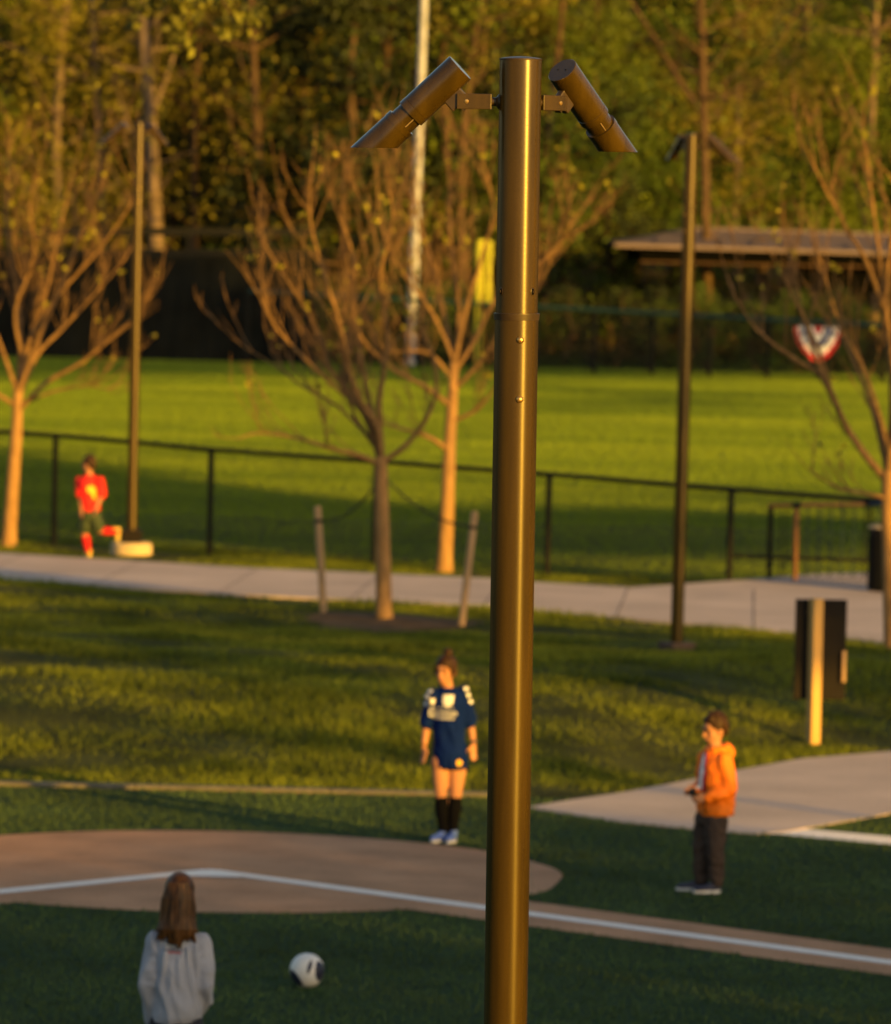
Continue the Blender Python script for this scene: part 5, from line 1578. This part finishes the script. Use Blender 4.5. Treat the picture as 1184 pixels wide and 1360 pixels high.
# --- girl in the grey sweatshirt, seen from behind
def girl_grey():
    Yg = 31.8
    p = pxd(236.5, 1260, Yg); g = V3((p.x + .0, Yg, .008))
    t = thing('person', 'person with long brown hair in a grey sweatshirt, seen from behind', 'person', g, world_built=False)
    a = R(180 + 6); B = basis_z(a)
    b = MB()
    P, HB = head(b, V3((.0, .02, 1.315)), a, (R(6), 0), 1.0)
    b.limb([V3((0, .0, 1.12)), V3((0, .01, 1.23))], [.048, .045])
    b.stack([(V3((0, 0, .60)), .12, .09), (V3((0, 0, .80)), .115, .085), (V3((0, 0, 1.0)), .13, .09), (V3((0, 0, 1.11)), .11, .07), (V3((0, 0, 1.15)), .06, .05)], B)
    s1, e1, w1 = V3((-.118, 0, 1.06)), V3((-.148, -.02, .83)), V3((-.130, .06, .62))
    s2, e2, w2 = V3((.122, 0, 1.05)), V3((.150, -.02, .83)), V3((.110, .10, .66))
    for s_, e_, w_ in ((s1, e1, w1), (s2, e2, w2)):
        b.limb([s_, e_], [.043, .035]); b.limb([e_, w_], [.034, .022])
    hand(b, w1, V3((.05, .2, -1)), V3((.2, 1, 0)), .9, .3); hand(b, w2, V3((-.3, .3, -.9)), V3((-.2, 1, 0)), .9, .3)
    for sx in (-1, 1):
        h_, k_, an = V3((sx * .068, 0, .60)), V3((sx * .066, .01, .36)), V3((sx * .062, 0, .075))
        b.limb([h_, k_], [.078, .050]); b.limb([k_, k_.lerp(an, .35), an], [.048, .052, .030])
    body = fuse('body', b, .0075, MAT['skin'], t)
    face(P, 1.0, body, MAT['hair'])
    m = MB()
    m.stack([(V3((0, 0, .55)), .135, .105), (V3((0, 0, .66)), .13, .10)], B)
    for sx in (-1, 1):
        h_, k_, an = V3((sx * .068, 0, .60)), V3((sx * .066, .01, .36)), V3((sx * .062, 0, .075))
        m.limb([h_, k_], [.085, .056], 12); m.limb([k_, k_.lerp(an, .35), an], [.054, .058, .036], 12)
    fuse('leggings', m, .010, MAT['denim'], t)
    for sx in (-1, 1):
        shoe('shoe', V3((sx * .062, -.05, 0)), V3((sx * .075, .17, 0)), MAT['shoe_navy'], MAT['sole'], t)
    sw = MB()
    sw.stack([(V3((.0, 0, .625)), .120, .110), (V3((.0, 0, .66)), .132, .124), (V3((0, 0, .74)), .136, .130), (V3((0, 0, .88)), .130, .120), (V3((0, 0, 1.0)), .128, .110), (V3((0, 0, 1.07)), .122, .095), (V3((0, 0, 1.125)), .090, .078), (V3((0, 0, 1.165)), .068, .062)], B)
    for s_, e_, w_ in ((s1, e1, w1), (s2, e2, w2)):
        sw.limb([s_ + V3((0, 0, .005)), s_.lerp(e_, .5), e_], [.052, .058, .058], 14)
        sw.limb([e_, e_.lerp(w_, .5), e_.lerp(w_, .92)], [.058, .056, .042], 14)
    # folds hanging down the back and along the sleeves
    rnd = random.Random(9)
    for (x0, x1, z0, z1, r_) in ((-.06, -.085, 1.04, .74, .016), (.055, .095, 1.04, .72, .018), (.01, .02, .98, .80, .014), (-.02, -.055, .90, .70, .016), (.10, .11, 1.05, .80, .014)):
        q = []
        for k in range(6):
            f = k / 5; x = x0 + (x1 - x0) * f; z = z0 + (z1 - z0) * f
            y = -.112 * math.sqrt(max(0, 1 - (x / .135) ** 2)) - .004
            q.append(V3((x, y, z)))
        sw.limb(q, [.006, r_ * .8, r_, r_, r_ * .8, .006], 8)
    for s_, e_ in ((s1, e1), (s2, e2)):
        for k in range(5):
            c_ = s_.lerp(e_, .25 + .19 * k); sw.ell(c_ + V3((rnd.uniform(-.008, .008), -.012, 0)), (.056, .050, .022), basis_z(rnd.uniform(-.3, .3)) @ Matrix.Rotation(rnd.uniform(-.5, .5), 3, 'Y'), 12, 7)
    sweat = wrinkle(fuse('sweatshirt', sw, .007, MAT['sweat'], t, 3), .012, 11, 4.5, 5.0, .6)
    vw = V3((0, 1, 0)); ux = V3((1, 0, 0)); uy = V3((0, 0, 1))
    text_decal('lettering_shadow', 'Home', .041, V3((-.016, 0, 1.048)), ux, uy, vw, sweat, MAT['dark_strap'], sweat, .003)  # dark backing print that edges the white letters
    text_decal('back_lettering', 'Home', .040, V3((-.018, 0, 1.052)), ux, uy, vw, sweat, MAT['white'], sweat)
    decal('lettering_bar', [rect(-.052, -.003, .048, .003)], V3((-.016, 0, 1.026)), ux, uy, vw, sweat, MAT['dark_strap'], sweat)
    decal('red_mark', [rect(-.030 + .010 * k, -.005, -.023 + .010 * k, .004) for k in range(7)], V3((-.016, 0, 1.015)), ux, uy, vw, sweat, MAT['red'], sweat)
    h = MB()
    h.ell(P(0, .022, .026), (.083, .096, .092), HB)
    h.stack([(V3((0, -.01, 1.38)), .060, .070), (V3((0, -.022, 1.33)), .084, .086), (V3((-.004, -.034, 1.25)), .086, .076), (V3((-.006, -.056, 1.17)), .082, .056), (V3((-.010, -.082, 1.12)), .060, .030)], Matrix.Identity(3))
    for k in range(120):
        x = rnd.uniform(-.10, .10); f = abs(x) / .1; sw_ = rnd.uniform(.85, 1.35) if f > .5 else rnd.uniform(.8, 1.2)
        dz = rnd.uniform(-.055, .03)
        q = [V3((x * .50, -.070 - .02 * (1 - f), 1.385)), V3((x * .86, -.106 + .05 * f * f, 1.30)), V3((x * .95, -.114 + .06 * f * f + rnd.uniform(-.006, .006), 1.21)), V3((x * (.95 + .35 * (sw_ - 1)), -.124 + .05 * f * f + rnd.uniform(-.008, .004), 1.14)), V3((x * sw_, -.132 + .05 * f, 1.085 + .035 * f + dz))]
        w_ = rnd.uniform(.6, 1.15)
        h.limb(bez(q, 2), [.006 * w_, .007 * w_, .0078 * w_, .0078 * w_, .0075 * w_, .007 * w_, .006 * w_, .0045, .003], 5)
    fuse('hair', h, .0045, MAT['hair_light'], t, 0)
    return t
girl_grey()

# --- football
bp = px(407.5, 1313, 0.0)
Dv = (CAM - V3((bp.x, bp.y, .11))).normalized()
br = .1105
bc_ = V3((bp.x, bp.y + .0, br + .004))
bl = thing('football', 'white football with navy patches lying on the turf', 'ball', bc_ - V3((0, 0, br)), world_built=True)
shell = MB().ell(bc_, (br, br, br), None, 40, 28).build('ball_shell', MAT['ball'], bl)
sub_origin(shell, bl)
fw = V3((0, -1, -.0))
def ball_patch(cx_, cz_, rx, rz_, tilt, mat=MAT['ball_dark'], dirv=None):
    c_ = dirv.normalized() if dirv else V3((cx_, -math.sqrt(max(.02, 1 - cx_ * cx_ - cz_ * cz_)), cz_)).normalized()
    u, w = frame_of(c_); 
    up = V3((0, 0, 1)) - c_ * c_.z; up.normalize(); sd = up.cross(c_)
    uu = sd * math.cos(tilt) + up * math.sin(tilt); vv = up * math.cos(tilt) - sd * math.sin(tilt)
    m = MB(); n = 20; vs = [bc_ + c_ * (br + .0009)]
    for ri in (.35, .7, 1.0):
        for k in range(n):
            a = 2 * math.pi * k / n
            d = (c_ + uu * (rx * ri * math.cos(a)) + vv * (rz_ * ri * math.sin(a) * (1 - .25 * abs(math.cos(a))))).normalized()
            vs.append(bc_ + d * (br + .0009))
    fs = [(0, 1 + k, 1 + (k + 1) % n) for k in range(n)]
    for r_ in range(2):
        fs += [(1 + r_ * n + k, 1 + (r_ + 1) * n + k, 1 + (r_ + 1) * n + (k + 1) % n, 1 + r_ * n + (k + 1) % n) for k in range(n)]
    m.add(vs, fs, True); return m.build('ball_patch', mat, shell)
ball_patch(.17, .34, .13, .52, R(-18))
ball_patch(.84, .04, .55, .80, R(8))
ball_patch(-.70, -.42, .44, .70, R(34))
ball_patch(-.35, .86, .20, .45, R(70), MAT['grey_print'])
for dv in ((0, 1, .2), (-.6, .7, .5), (.5, .7, -.5)): ball_patch(0, 0, .3, .45, .4, dirv=V3(dv))
